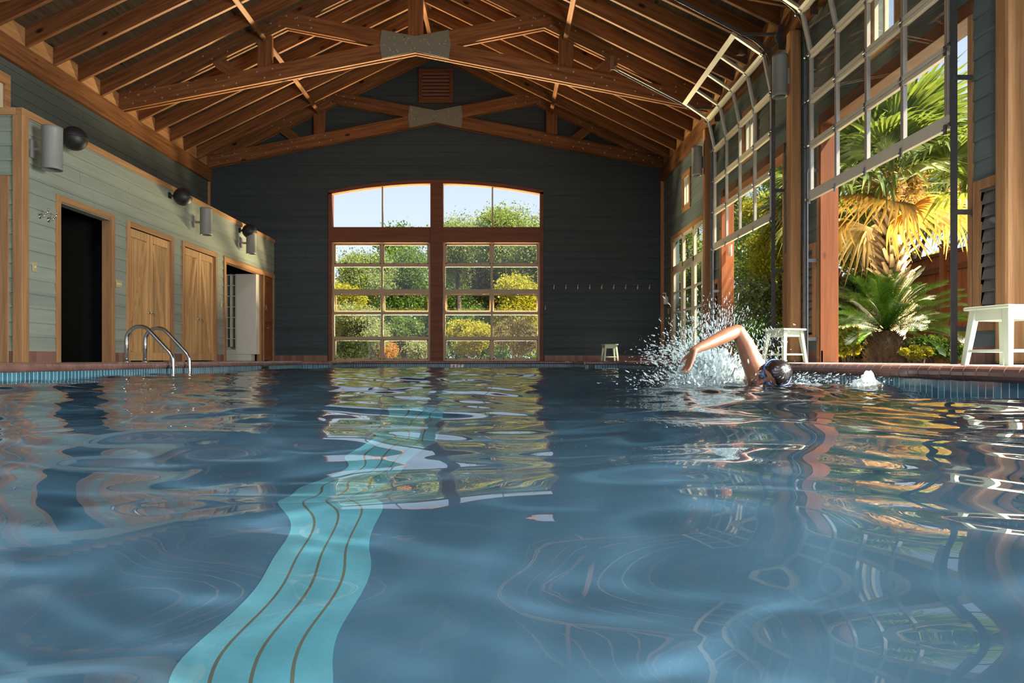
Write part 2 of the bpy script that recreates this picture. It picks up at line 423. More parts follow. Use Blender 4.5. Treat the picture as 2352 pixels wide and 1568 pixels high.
bb = MB(); bb.box(XA, WX0-.03, YF-.03, YF+.01, 0, .14); bb.box(WX1+.03, XR, YF-.03, YF+.01, 0, .14)
tag(bb.build('baseboard_far', M_BASEX, bevel=.004), kind='structure')
t = MB(); t.box(XL, XL+.06, YF-.05, YF, 3.0, 4.8); t.box(XR-.09, XR, YF-.06, YF, 0, 4.55)
tag(t.build('trim_1', M_TRIMZ, bevel=.004), kind='structure')

# ------------------------------------------------------------------ arched window and glazed doors of the far wall
win = thing('window_1', 'tall arched window with sky behind, above the two glazed doors of the far wall', None, (WXM, YF, 2.9), kind='structure')
def fx(px): return (px-1155)*S17
def fz(py): return CAMZ-(py-825)*S17
m = MB()
for i in range(NS):  # curved casing
    a = WX0+(WX1-WX0)*i/NS; b = WX0+(WX1-WX0)*(i+1)/NS
    for (o0, o1, y0, y1) in ((-.045, .05, YF-.045, YF+.16),):
        p = [Vector((a, y0, archz(a, o0))), Vector((b, y0, archz(b, o0))), Vector((b, y0, archz(b, o1))), Vector((a, y0, archz(a, o1))),
             Vector((a, y1, archz(a, o0))), Vector((b, y1, archz(b, o0))), Vector((b, y1, archz(b, o1))), Vector((a, y1, archz(a, o1)))]
        m.add(p, [(0, 1, 2, 3), (7, 6, 5, 4), (4, 5, 1, 0), (3, 2, 6, 7), (0, 3, 7, 4), (1, 5, 6, 2)])
m.build('arched_head', M_REDX, win)
for xa, xb in ((fx(755), fx(763)), (fx(1240), fx(1248))):
    mm = MB(); mm.box(xa, xb, YF-.045, YF+.16, 0, archz(xa, 0)); mm.build('side_jamb', M_REDX, win, bevel=.004)
mm = MB(); mm.box(fx(989), fx(1018), YF-.07, YF+.16, 0, archz(WXM, -.03)); mm.build('centre_post', M_REDZ if False else M_REDX, win, bevel=.006)
mm = MB(); mm.box(fx(763), fx(989), YF-.05, YF+.16, fz(558), fz(522)); mm.box(fx(1018), fx(1240), YF-.05, YF+.16, fz(558), fz(522)); mm.build('transom_beam', M_REDX, win, bevel=.006)
for px in (878, 1131):
    mm = MB(); mm.box(fx(px)-.018, fx(px)+.018, YF+.02, YF+.08, fz(522), archz(fx(px), -.03)); mm.build('mullion', M_TAN, win)
for a, b in ((763, 878), (878, 989), (1018, 1131), (1131, 1240)):
    x0, x1 = fx(a), fx(b); poly = [(x0, fz(522)), (x1, fz(522))]+[(x1-(x1-x0)*i/8, archz(x1-(x1-x0)*i/8, -.02)) for i in range(9)]
    mm = MB(); mm.prism(poly, (YF+.045, YF+.051), lambda u, v, w: Vector((u, w, v))); mm.build('pane', M_GLASS, win)

def far_door(idx, p0, pm, p1, lab):
    d = thing('door_%d' % idx, lab, None, (fx((p0+p1)/2), YF, 0), kind='structure')
    y0, y1 = YF+.0, YF+.05
    rows = [(561, 606), (613, 664), (675, 716), (723, 773), (780, 825)]
    f = MB()
    f.box(fx(p0), fx(p0+5), y0, y1, 0, fz(556)); f.box(fx(p1-5), fx(p1), y0, y1, 0, fz(556)); f.box(fx(pm-2.5), fx(pm+2.5), y0, y1, 0, fz(556))
    edges = [556]+[q for r in rows for q in r]+[829]
    for a, b in zip(edges[0::2], edges[1::2]): f.box(fx(p0+5), fx(pm-2.5), y0, y1, fz(b), fz(a)); f.box(fx(pm+2.5), fx(p1-5), y0, y1, fz(b), fz(a))
    f.build('frame', M_TAN, d, bevel=.003)
    for r, (a, b) in enumerate(rows):
        for (x0, x1) in ((fx(p0+5), fx(pm-2.5)), (fx(pm+2.5), fx(p1-5))):
            z0, z1 = fz(b), fz(a)
            if r in (0, 2, 4):
                Mx = Matrix.Identity(4)
                if r == 2: Mx = Matrix.Translation((0, YF+.05, z1)) @ Matrix.Rotation(math.radians(-22) * -1, 4, 'X') @ Matrix.Translation((0, -(YF+.05), -z1))
                s = MB(); w = .032
                s.box(x0, x1, y0+.01, y1-.005, z0, z0+w*.8, Mx); s.box(x0, x1, y0+.01, y1-.005, z1-w*.8, z1, Mx)
                s.box(x0, x0+w, y0+.01, y1-.005, z0, z1, Mx); s.box(x1-w, x1, y0+.01, y1-.005, z0, z1, Mx)
                so = s.build('sash', M_TAN, d)
                if r == 2: so['label'] = 'sash tilted open outward'
                g = MB(); g.box(x0+w, x1-w, y0+.03, y0+.036, z0+w*.8, z1-w*.8, Mx); g.build('pane', M_GLASS, so)
                if r != 2:
                    for t_ in (.24, .78):
                        xx = x0+(x1-x0)*t_; l = MB(); l.tube([(xx, y0-.0, z0+.01), (xx, y0-.03, z0+.03), (xx+.012, y0-.035, z0+.08), (xx-.01, y0-.045, z0+.11)], [.012, .008, .006, .004], 6); l.box(xx-.03, xx+.03, y0-.008, y0+.004, z0-.005, z0+.02)
                        l.build('latch', M_TRACK, so)
            else:
                g = MB(); g.box(x0, x1, y0+.022, y0+.028, z0, z1); g.build('pane', M_GLASS, d)
    return d
far_door(1, 763, 877.5, 989, 'glazed sectional door of ten panes, third row tilted open, left of the centre post')
far_door(2, 1018, 1129.5, 1240, 'glazed sectional door of ten panes with yellow bushes behind, right of the centre post')

# louvred vent in the gable
v = thing('gable_vent', 'square red-brown louvred vent high in the dark gable under the ridge', 'vent', (fx(1001.5), YF, fz(238)))
x0, x1, z0, z1 = fx(962), fx(1041), fz(238), fz(159)
m = MB(); w = .085
m.box(x0, x1, YF-.06, YF-.001, z0, z0+w); m.box(x0, x1, YF-.06, YF-.001, z1-w, z1); m.box(x0, x0+w, YF-.06, YF-.001, z0+w, z1-w); m.box(x1-w, x1, YF-.06, YF-.001, z0+w, z1-w)
m.build('frame', M_REDX, v, bevel=.004)
m = MB(); nl = 8
for i in range(nl):
    zz = z0+w+(z1-z0-2*w)*(i+.5)/nl; m.bar((x0+w, YF-.035, zz), (x1-w, YF-.035, zz), .012, .060, (0, -.35, .9))
m.build('louvre_blades', M_REDX, v)
m = MB(); m.box(x0+w, x1-w, YF-.012, YF-.008, z0+w, z1-w); m.build('shade_backing', M_SHADE, v)  # near-black sheet carries the shade between the louvres

# hooks on the far wall
def hook_mesh():
    m = MB(); m.box(-.012, .012, -.006, 0, -.03, .03); m.tube([(0, -.006, .0), (0, -.035, -.012), (0, -.045, .01)], .006, 6); m.tube([(0, -.006, .015), (0, -.05, .035), (0, -.06, .06)], .006, 6); m.ball((0, -.045, .012), .009, 6, 4); m.ball((0, -.06, .062), .010, 6, 4); return m
hk0 = hook_mesh().build('coat_hook', M_WHITE, None, smooth=True)
for i in range(9):
    h = hk0 if i == 0 else hk0.copy()
    if i: COL.objects.link(h)
    h.location = (fx(1272+27.4*i), YF-.018, fz(661))
    tag(h, 'chrome coat hook on the dark far wall, %s of nine from the glazed doors' % ORDS[i], 'hook', 'coat hooks in a row on the far wall')
h = hk0.copy(); COL.objects.link(h); h.location = (fx(1252.5), YF-.018, fz(708)); h.scale = (.9, .9, .9); del h['group']
tag(h, 'single small hook low beside the right jamb of the far glazed door', 'hook')

# ------------------------------------------------------------------ annex on the left
def fl_(X): return lambda u, z, d: Vector((X+d, u, z))
YA0 = 8.17
def ay(px): return XA*F/(px-1155)
ann_holes = [(ay(133), ay(253), 0, 2.07), (ay(293), ay(392), 0, 2.08), (ay(420), ay(493), 0, 2.08), (ay(516), ay(603), 0, 2.07), (ay(607), 17.05, 0, 2.07)]
m = MB(); lap(m, fl_(XA), YA0+.06, YF, .14, 2.96, ann_holes)
lap(m, lambda u, z, d: Vector((u, YA0-d, z)), XL, XA-.06, .14, 2.96, [(-7.35, -5.98, .14, 2.15)])
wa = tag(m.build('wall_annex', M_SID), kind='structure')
m = MB(); core(m, fl_(XA), YA0, YF, 0, 3.0, ann_holes, 0, -.12)
core(m, lambda u, z, d: Vector((u, YA0-d, z)), XL, XA-.12, 0, 3.0, [(-7.3, -5.98, 0, 2.15)], 0, -.12)
m.box(XL, XA, YA0, YF, 2.94, 3.03)
m.build('wall_core', M_SID, wa)
m = MB()  # store rooms behind, their shade put into near-black walls
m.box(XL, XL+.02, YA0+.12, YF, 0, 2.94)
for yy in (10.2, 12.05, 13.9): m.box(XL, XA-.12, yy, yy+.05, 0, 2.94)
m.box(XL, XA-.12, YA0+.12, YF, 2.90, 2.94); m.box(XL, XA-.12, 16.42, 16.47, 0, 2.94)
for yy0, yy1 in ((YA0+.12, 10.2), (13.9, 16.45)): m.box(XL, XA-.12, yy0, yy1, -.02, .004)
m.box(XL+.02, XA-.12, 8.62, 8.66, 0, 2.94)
m.build('shaded_room', M_SHADE, wa)
m = MB(); 
for a, b in ((YA0+.06, ay(125)), (ay(260), ay(288)), (ay(396), ay(416)), (ay(496), ay(512))): m.box(XA, XA+.022, a, b, 0, .14)
tag(m.build('baseboard_annex', M_BASE), kind='structure')
m = MB(); m.box(XL, XA-.06, YA0-.022, YA0, 0, .14); tag(m.build('baseboard_annex_end', M_BASEX), kind='structure')
m = MB(); m.box(XA-.09, XA+.03, YA0-.03, YA0+.09, 0, 2.96); tag(m.build('trim_2', M_TRIMZ, bevel=.006), kind='structure')
m = MB(); m.box(XA-.05, XA+.035, YA0-.035, YF, 2.955, 3.045); tag(m.build('trim_3', M_TRIMY, bevel=.006), kind='structure')
m = MB(); m.box(XL, XA-.05, YA0-.035, YA0+.05, 2.955, 3.045); tag(m.build('trim_4', M_TRIMX, bevel=.006), kind='structure')
m = MB(); m.box(-6.02, -5.90, YA0-.03, YA0+.12, 0, 2.235); m.box(-7.3, -6.02, YA0-.03, YA0+.12, 2.12, 2.235); tag(m.build('trim_5', M_TRIMZ, bevel=.005), kind='structure')
# glazed door in the annex end (only its edge is in view)
d = thing('door_3', 'cream glazed door at the end of the annex, cut by the picture edge', None, (-6.6, YA0, 0), kind='structure')
m = MB(); m.box(-6.14, -6.02, YA0+.02, YA0+.06, 0, 2.12); m.box(-7.28, -7.16, YA0+.02, YA0+.06, 0, 2.12); m.box(-7.16, -6.14, YA0+.02, YA0+.06, 0, .2); m.box(-7.16, -6.14, YA0+.02, YA0+.06, 1.98, 2.12); m.build('frame', M_CREAM, d)
m = MB(); m.box(-7.16, -6.14, YA0+.037, YA0+.043, .2, 1.98); m.build('pane', M_GLASS, d)

def casing(name, y0, y1, zt, w=.085, proj=.035, depth=.12, mat=None):
    o = thing(name, None, None, (XA, (y0+y1)/2, 0), kind='structure')
    for (a, b) in ((y0, y0+w), (y1-w, y1)):
        m = MB(); m.box(XA-depth, XA+proj, a, b, 0, zt); m.build('side_casing', M_TRIMZ, o, bevel=.005)
    m = MB(); m.box(XA-depth, XA+proj, y0+w, y1-w, zt-w, zt); m.build('head_casing', M_TRIMY, o, bevel=.005); return o
casing('trim_6', ay(125), ay(260), 2.165)
casing('trim_7', ay(288), ay(396), 2.165)
casing('trim_8', ay(416), ay(496), 2.165)
m = MB(); m.box(XA-.12, XA+.035, ay(512), ay(512)+.10, 0, 2.165); m.box(XA-.14, XA+.0, 16.36, 16.42, 0, 2.08); tag(m.build('trim_9', M_TRIMZ, bevel=.004), kind='structure')
m = MB(); m.box(XA-.12, XA+.035, ay(512)+.10, YF-.02, 2.06, 2.165); tag(m.build('trim_10', M_TRIMY, bevel=.004), kind='structure')
m = MB(); m.box(XA-.02, XA+.03, 16.36, 16.44, 0, 2.06); m.box(XA-.02, XA+.03, 17.08, YF, 0, 2.06); tag(m.build('trim_11', M_TRIMZ, bevel=.004), kind='structure')

def leaf(parent, y0, y1, z0, z1, flip, xf=XA-.035, mat=None):
    """one boarded leaf with rails, stiles and a diagonal brace"""
    mat = mat or M_DOORW
    lf = MB(); n = 11; w = (y1-y0)/n
    for i in range(n): lf.box(xf-.03, xf-.006, y0+i*w+.006, y0+(i+1)*w-.006, z0, z1)
    lf.box(xf-.040, xf-.018, y0, y1, z0, z1)
    lo = lf.build('door_leaf', mat, parent, bevel=.002)
    s = MB(); rw = .085
    s.box(xf-.01, xf+.026, y0, y0+rw, z0, z1); s.box(xf-.01, xf+.026, y1-rw, y1, z0, z1); s.build('stile', mat, lo, bevel=.003)
    s = MB(); s.box(xf-.01, xf+.024, y0+rw, y1-rw, z0, z0+.13); s.box(xf-.01, xf+.024, y0+rw, y1-rw, z1-.13, z1); s.build('rail', mat, lo, bevel=.003)
    s = MB(); a = (xf+.011, y0+rw+.02 if not flip else y1-rw-.02, z0+.15); b = (xf+.011, y1-rw-.02 if not flip else y0+rw+.02, z1-.15)
    s.bar(a, b, .075, .034, (1, 0, 0)); s.build('brace', mat, lo, bevel=.003)
    return lo
def lever(parent, y, z, s=1, x=XA-.013, drop=.06):
    m = MB(); m.cyl((x, y, z), (x+.012, y, z), .022, seg=12); m.tube([(x+.01, y, z), (x+.045, y, z), (x+.05, y+s*.04, z), (x+.05, y+s*.09, z-drop*.4), (x+.05, y+s*.10, z-drop)], .009, 8)
    return m.build('handle', M_CHROME, parent, smooth=True)
def cupboard(idx, pa, pb, label):
    y0, y1 = ay(pa), ay(pb); ym = (y0+y1)/2
    d = thing('door_%d' % idx, label, None, (XA, ym, 0), kind='structure')
    leaf(d, y0+.01, ym-.012, .02, 2.075, False); leaf(d, ym+.012, y1-.01, .02, 2.075, True)
    lever(d, ym-.03, .80)
    for zz in (.3, 1.1, 1.8):
        m = MB(); m.cyl((XA-.01, y1-.005, zz-.04), (XA-.01, y1-.005, zz+.04), .012, seg=8); m.build('hinge', M_STEEL, d)
    return d
cupboard(4, 293, 392, 'pine double cupboard doors with diagonal braces, behind the pool ladder')
cupboard(5, 420, 493, 'pine double cupboard doors with diagonal braces, nearer the far wall')
d = thing('door_6', 'narrow reddish wooden door in the corner beside the far wall', None, (XA, 16.76, 0), kind='structure')
leaf(d, 16.45, 17.07, .02, 2.05, True, XA-.02, M_REDZ)
m = MB(); m.box(XA+.002, XA+.03, 16.55, 17.0, .95, 1.07); m.build('lock_rail', M_REDZ, d)
lever(d, 16.55, .80, x=XA+.03, drop=.01)
m = MB(); m.box(XA+.002, XA+.008, 16.56, 16.64, 1.25, 1.36); m.build('sign_plate', M_BRASS, d)

# white cubby unit in the open store
c = thing('cubby_unit', 'cream cubby cabinet with two columns of pigeonholes, inside the open store', 'cabinet', (-6.4, 16.3, 0))
cy = 16.12
def cx_(px): return (px-1155)*cy/F
def cz_(py): return CAMZ-(py-825)*cy/F
m = MB(); m.box(cx_(541), cx_(588), cy, cy+.29, .16, cz_(629)); m.box(-6.85, cx_(541), cy+.27, cy+.29, .16, cz_(629)); m.build('body', M_WHITE, c, bevel=.003)
m = MB(); xs = [cx_(517), cx_(529), cx_(541)]
for x in xs+[-6.85]: m.box(x-.008, x+.008, cy, cy+.27, .34, cz_(629))
nz = 7
for i in range(nz+1):
    zz = cz_(802)+(cz_(631)-cz_(802))*i/nz; m.box(-6.85, xs[2], cy, cy+.27, zz-.008, zz+.008)
m.box(-6.85, xs[2], cy, cy+.27, .16, cz_(802)); m.build('shelves', M_WHITE, c)
m = MB(); m.box(-6.85, cx_(575), cy+.03, cy+.29, 0.004, .16); m.build('plinth', M_WHITE, c)

# small things on the annex wall
def plate(px, py, w, h, label, cat='switch', n=1):
    y = ay(px); z = CAMZ-(py-825)*y/F
    o = thing('light_switch', label, cat, (XA+.018, y, z))
    m = MB(); m.box(XA+.012, XA+.026, y-w/2, y+w/2, z-h/2, z+h/2); m.build('plate', M_BRASS, o, bevel=.003)
    for i in range(n):
        yy = y+(i-(n-1)/2)*.045; m = MB(); m.box(XA+.026, XA+.036, yy-.006, yy+.006, z-.012, z+.012); m.build('toggle', M_CREAM, o)
    return o
plate(76, 613, .075, .12, 'brass light switch between the corner post and the dark doorway')
plate(270, 652, .15, .11, 'wide brass switch plate with three toggles beside the dark doorway', n=3)
plate(505.5, 698, .06, .12, 'pale switch plate between the second cupboard and the open store')
for px, py, lab in ((88, 497, 'chrome robe hook nearest the corner post on the sage wall'), (108, 505, 'chrome robe hook nearest the dark doorway on the sage wall')):
    y = ay(px); z = CAMZ-(py-825)*y/F; m = MB(); x = XA+.015
    m.box(x, x+.008, y-.016, y+.016, z-.03, z+.03); m.tube([(x, y, z), (x+.05, y, z-.01), (x+.075, y, z+.03)], .007, 8); m.tube([(x, y, z+.01), (x+.09, y, z+.03), (x+.11, y, z+.08)], .007, 8); m.ball((x+.075, y, z+.035), .012, 8, 6); m.ball((x+.11, y, z+.085), .012, 8, 6)
    tag(m.build('robe_hook', M_CHROME, smooth=True), lab, 'hook')

def cyl_light(x, y, z0, h, r, wx, label, group, sgn=1):
    """cylinder lamp on an arm from the wall at wx"""
    o = thing('cylinder_lamp', label, 'wall lamp', (x, y, z0), group=group)
    m = MB(); ring = [(r*.90, z0+.0), (r, z0+.0), (r, z0+.03), (r*.985, z0+.035), (r*.985, z0+h-.035), (r, z0+h-.03), (r, z0+h), (r*.9, z0+h)]
    seg = 28; vs_ = []; fs_ = []
    prof = [(r*.80, z0+.06)]+ring+[(r*.8, z0+h-.06)]
    for (rr, zz) in prof:
        for k in range(seg): a = 2*math.pi*k/seg; vs_.append((x+rr*math.cos(a), y+rr*math.sin(a), zz))
    for i in range(len(prof)-1):
        for k in range(seg): k2 = (k+1) % seg; fs_.append((i*seg+k, i*seg+k2, (i+1)*seg+k2, (i+1)*seg+k))
    fs_.append(tuple(range(seg))); fs_.append(tuple((len(prof)-1)*seg+k for k in range(seg-1, -1, -1)))
    m.add(vs_, fs_); ob = m.build('housing', M_GREYC, o, smooth=False)
    for p in ob.data.polygons: p.use_smooth = abs(p.normal.z) < .3
    m = MB(); zc = z0+h*.48; m.tube([(x+(-r*.9 if wx < x else r*.9), y, zc), (wx, y, zc)], .022, 10); m.build('arm', M_GREYC, o)
    s = 1 if wx < x else -1
    m = MB(); m.box(wx, wx+s*.03, y-.05, y+.05, zc-.11, zc+.11); m.build('wall_plate', M_GREYC, o, bevel=.004)
    return o
cyl_light(-5.50, 8.33, 2.35, .52, .115, XA+.014, 'grey cylinder wall lamp nearest the annex corner post', 'cylinder lamps on the annex wall')
cyl_light(-5.52, 12.70, 2.35, .50, .108, XA+.014, 'grey cylinder wall lamp above the second cupboard', 'cylinder lamps on the annex wall')
cyl_light(-5.52, 14.98, 2.35, .50, .108, XA+.014, 'grey cylinder wall lamp above the open store', 'cylinder lamps on the annex wall')
cyl_light(3.76, 9.27, 3.60, .56, .10, 3.878, 'dark grey cylinder lamp hanging on the timber post between the open side doors', 'cylinder lamps on the right posts')
cyl_light(3.745, 13.17, 3.58, .55, .10, 3.878, 'dark grey cylinder lamp on the timber post beside the french doors', 'cylinder lamps on the right posts')
for (px, py, lab) in ((171, 318, 'black ball-shaped speaker on the parapet beside the nearest cylinder lamp'), (420, 452, 'black ball-shaped speaker above the braced cupboards'), (573, 531, 'black ball-shaped speaker above the open store')):
    x = -5.56; y = x*F/(px-1155); z = CAMZ-(py-825)*y/F
    o = thing('ball_speaker', lab, 'speaker', (x, y, z), group='black ball speakers on the annex wall')
    m = MB(); m.ball((x, y, z), .155, 28, 18); b = m.build('housing', M_BLACK, o, smooth=True)
    m = MB(); m.tube([(x-.02, y-.02, z+.0), (XA+.02, y-.10, z-.0)], .022, 8); m.box(XA+.01, XA+.03, y-.14, y-.06, z-.05, z+.05); m.build('bracket', M_BLACK, o)
    m = MB(); m.tube([(x+.155*math.cos(a), y+.155*math.sin(a), z) for a in [2*math.pi*k/36 for k in range(37)]], .004, 6, False); m.build('seam_ring', M_BLACK, o)

# ------------------------------------------------------------------ high left wall
m = MB(); lh = [(9.05, 10.15, 3.28, 4.20)]
lap(m, fl_(XL), -3.0, YF, 3.0, 4.7, lh); lap(m, fl_(XL), -3.0, YA0, .14, 3.0, [])
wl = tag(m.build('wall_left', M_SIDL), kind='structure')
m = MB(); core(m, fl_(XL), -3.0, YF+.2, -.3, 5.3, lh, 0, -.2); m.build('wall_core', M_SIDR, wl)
w_ = thing('window_2', 'small bright window high on the left wall at the picture edge', None, (XL, 9.6, 3.3), kind='structure')
m = MB()
for (a, b, c_, d_) in ((8.97, 10.22, 4.12, 4.28), (8.97, 10.22, 3.2, 3.36), (8.97, 9.07, 3.36, 4.12), (10.12, 10.22, 3.36, 4.12)): m.box(XL-.05, XL+.045, a, b, c_, d_)
m.build('casing', M_TRIMY, w_, bevel=.004)
m = MB()
for (a, b, c_, d_) in ((9.07, 10.12, 4.06, 4.12), (9.07, 10.12, 3.36, 3.42), (9.07, 9.13, 3.42, 4.06), (10.06, 10.12, 3.42, 4.06), (9.57, 9.62, 3.42, 4.06)): m.box(XL-.04, XL+.0, a, b, c_, d_)
m.build('sash', M_CREAM, w_)
m = MB(); m.box(XL-.02, XL-.015, 9.13, 10.06, 3.42, 4.06); m.build('pane', M_GLASS, w_)
# ------------------------------------------------------------------ roof: eave beams, rafters, trusses, boards
YN = -3.0
beam('trim_12', (XL+.02, YN, (ZB0+ZB1)/2), (XL+.02, YF, (ZB0+ZB1)/2), .14, ZB1-ZB0, M_TIMB)['kind'] = 'structure'
beam('trim_13', (XR-.02, YN, (ZB0+ZB1)/2), (XR-.02, YF, (ZB0+ZB1)/2), .14, ZB1-ZB0, M_TIMB)['kind'] = 'structure'
beam('trim_14', (XL+.02, YN, 5.03), (XL+.02, YF, 5.03), .05, .38, M_TRIMX)['kind'] = 'structure'
beam('trim_15', (XR-.02, YN, 5.03), (XR-.02, YF, 5.03), .05, .38, M_TRIMX)['kind'] = 'structure'
NRM = {-1: Vector((-SL, 0, 1)).normalized(), 1: Vector((SL, 0, 1)).normalized()}
RD = .26
def slope_pt(sd, d, Y, off=0):
    """point on the rafter underside line, d metres out from the ridge, raised by off along the roof normal"""
    return Vector((XC+sd*d, Y, ZRIDGE-SL*d)) + NRM[sd]*off
rows_done = 0
k = 0
YR = []
for k in range(1, 20):
    if k % 6 == 0: continue
    YR.append(17.10-.655*k)
for sd, nm in ((-1, 'left'), (1, 'right')):
    for i, Y in enumerate(YR):
        o = beam('roof_rafter', slope_pt(sd, .0, Y, RD/2), slope_pt(sd, 5.70, Y, RD/2), .058, RD, M_TIMB, up=(0, 0, 1), bevel=.003)
        tag(o, 'sloping roof rafter on the %s slope, %s counted from the far gable wall' % (nm, ORDS[i]), 'rafter', 'rafters of the %s roof slope' % nm)
m = MB()
for sd in (-1, 1):
    a0, a1 = slope_pt(sd, -0.16, 0, RD+.002), slope_pt(sd, 6.1, 0, RD+.002); b0, b1 = slope_pt(sd, -.16, 0, RD+.08), slope_pt(sd, 6.1, 0, RD+.08)
    p = [Vector((q.x, y, q.z)) for y in (YN, YF+.3) for q in (a0, a1, b1, b0)]
    m.add(p, [(0, 1, 2, 3), (7, 6, 5, 4), (0, 4, 5, 1), (1, 5, 6, 2), (2, 6, 7, 3), (3, 7, 4, 0)])
tag(m.build('ceiling', M_DECKB), kind='structure')
beam('ridge_board', (XC, YN, ZRIDGE+.08), (XC, YF, ZRIDGE+.08), .05, .34, M_TIMB); tag(bpy.data.objects['ridge_board'], 'long ridge board running along the roof peak', 'ridge beam')
for d_, lab, sd in ((2.90, 'long bracing strip under the left rafters at mid slope', -1), (2.90, 'long bracing strip under the right rafters at mid slope', 1)):
    a, b = slope_pt(sd, d_, 5.4, -.03), slope_pt(sd, d_, 17.05, -.03)
    tag(beam('brace_strip', a, b, .09, .05, M_TIMB, up=NRM[sd]), lab, 'brace')
tag(beam('brace_strip', (XC, 9.3, ZRIDGE-.13), (XC, 17.05, ZRIDGE-.13), .09, .05, M_TIMB), 'long bracing strip under the ridge board', 'brace')

ZC = 5.92; BS = (ZC-4.80)/5.73; CH = .30
def truss(Y, king, label):
    o = thing('roof_truss', label, 'truss', (XC, Y, 4.8), group='timber scissor trusses')
    pl = [(-.075, -.03), (.03, .075)]
    rr = random.Random(int(Y*10))
    for sd in (-1, 1):
        a, b = slope_pt(sd, 0, Y, RD/2), slope_pt(sd, 5.72, Y, RD/2); L = (b-a).length
        bl = []
        for dd in (2.35, 2.65, 2.95, 3.65, 3.95, 5.05, 5.35): bl += [(dd*1.11+.05, .06, sd), (dd*1.11-.08, -.06, sd)]
        beam('top_chord', a, b, .15, RD+.02, M_TIMB, o, plies=pl, bolts=bl, bolt_mat=M_BOLT)
        # bottom chord runs from the wall through the middle to the opposite top chord
        cosb = 1/math.sqrt(1+BS*BS)
        def bp(t): return Vector((XC+sd*t, Y+.0015*sd, ZC-BS*t+CH/2/cosb))
        a, b = bp(5.72), bp(-2.62); L = (b-a).length
        bl = []
        for t_ in (.18, .42, .75, 1.05, 1.4, 1.95, 2.2, 2.75, 3.05, 5.3): bl += [(L-(2.62+5.72)/cosb+ t_*1.0, .07, sd), (t_*1.0+.1, -.07, sd)] if False else [(t_, .07, -sd), (t_+.12, -.07, -sd)]
        for t_ in (L-.35, L-.6): bl += [(t_, .07, -sd), (t_-.05, -.07, -sd)]
        beam('bottom_chord', a, b, .156+.004*sd, CH, M_TIMB, o, plies=[(-.078, -.03), (.03, .078)], bolts=bl, bolt_mat=M_BOLT)
        zt = ZRIDGE-SL*2.9+.05; zb = ZC-BS*2.9+CH*.6
        beam('post', (XC+sd*2.9, Y, zb), (XC+sd*2.9, Y, zt+.05), .09 if True else .28, .28, M_TIMB, o, up=(1, 0, 0))
        beam('web_brace', (XC+sd*3.42, Y, ZC-BS*3.42+CH*.8), (XC+sd*3.86, Y, ZRIDGE-SL*3.86+.08), .08, .22, M_TIMB, o, up=(1, 0, 0))
    if king: beam('king_post', (XC, Y, ZC+.2), (XC, Y, ZRIDGE+.1), .16, .28, M_TIMB, o, up=(1, 0, 0))
    hw = .68; hi, lo = ZC+CH*1.03+.0, ZC+.0
    poly = [(-hw+.05, ZC-BS*.6-.01), (0, lo+.04), (hw-.05, ZC-BS*.6-.01), (hw, ZC+CH/2), (hw-.05, ZC+CH+BS*.6+.01), (0, hi+.03), (-hw+.05, ZC+CH+BS*.6+.01), (-hw, ZC+CH/2)]
    poly = [(-hw+.04, ZC-BS*.62), (0, lo+.02), (hw-.04, ZC-BS*.62), (hw, ZC+CH/2+.0), (hw-.04, ZC+CH+BS*.62+.01), (0, hi+.0), (-hw+.04, ZC+CH+BS*.62+.01), (-hw, ZC+CH/2+.0)]
    m = MB(); m.prism([(XC+u, v_) for u, v_ in poly], (Y-.094, Y-.084), lambda u, v_, w: Vector((u, w, v_)))
    m.mi = 1
    for i in range(26):
        u = rr.uniform(-.6, .6); v_ = rr.uniform(ZC+.03-BS*abs(u)*.6, ZC+CH-.03+BS*abs(u)*.8)
        m.cyl((XC+u, Y-.094, v_), (XC+u, Y-.103, v_), .015, seg=7)
    m.build('gusset_plate', [M_GUS, M_BOLT], o)
    return o
truss(17.07, False, 'scissor truss close against the dark far gable wall')
truss(13.17, True, 'middle scissor truss with a king post, large in view')
truss(9.24, True, 'truss nearest the camera, only its right chord end shows')

# ------------------------------------------------------------------ right wall
fr = lambda u, z, d: Vector((XR-d, u, z))
OPA, OPB, OPC = (9.82, 12.55), (5.91, 8.64), (2.0, 4.73)
r_holes = [(a-.049, b+.049, 0, 3.05) for a, b in (OPA, OPB, OPC)]+[ (13.68, 16.22, 0, 2.87)]
hw_y = [14.98, 11.12, 7.22, 3.3]
for y in hw_y: r_holes.append((y-.24, y+.24, 3.40, 4.08))
lv = []
for yc in (13.17, 9.27, 5.35):
    for s in (-1, 1): lv.append((yc+s*.31-.14, yc+s*.31+.14))
lv = [l for l in lv if not (13.4 < (l[0]+l[1])/2 < 13.6)] + []
for a, b in lv: r_holes.append((a+.04, b-.04, .36, 1.47))
m = MB(); lap(m, fr, YN, YF, .15, 4.55, r_holes); wr = tag(m.build('wall_right', M_SIDR), kind='structure')
m = MB(); core(m, fr, YN, YF+.2, -.3, 5.3, r_holes, 0, -.14); m.build('wall_core', M_SIDR, wr)
m = MB()
for a, b in ((YN, OPC[0]), (OPC[1], OPB[0]), (OPB[1], OPA[0]), (OPA[1], 13.6), (16.3, YF)): m.box(XR-.022, XR, a, b, 0, .15)
tag(m.build('baseboard_right', M_BASE), kind='structure')
# timber posts
for i, (yc, lab) in enumerate(((13.17, 'timber post beside the french doors carrying a grey cylinder lamp'), (9.27, 'timber post between the two open side doors'), (5.31, 'broad brown timber post at the picture edge beside the near stool'))):
    tag(beam('timber_post', (XR-.101, yc, 0), (XR-.101, yc, 4.49), .155, .155, M_TIMB if False else M_POSTX if False else M_TRIMX, up=(1, 0, 0), bevel=.03), lab, 'post', 'timber posts of the right wall')
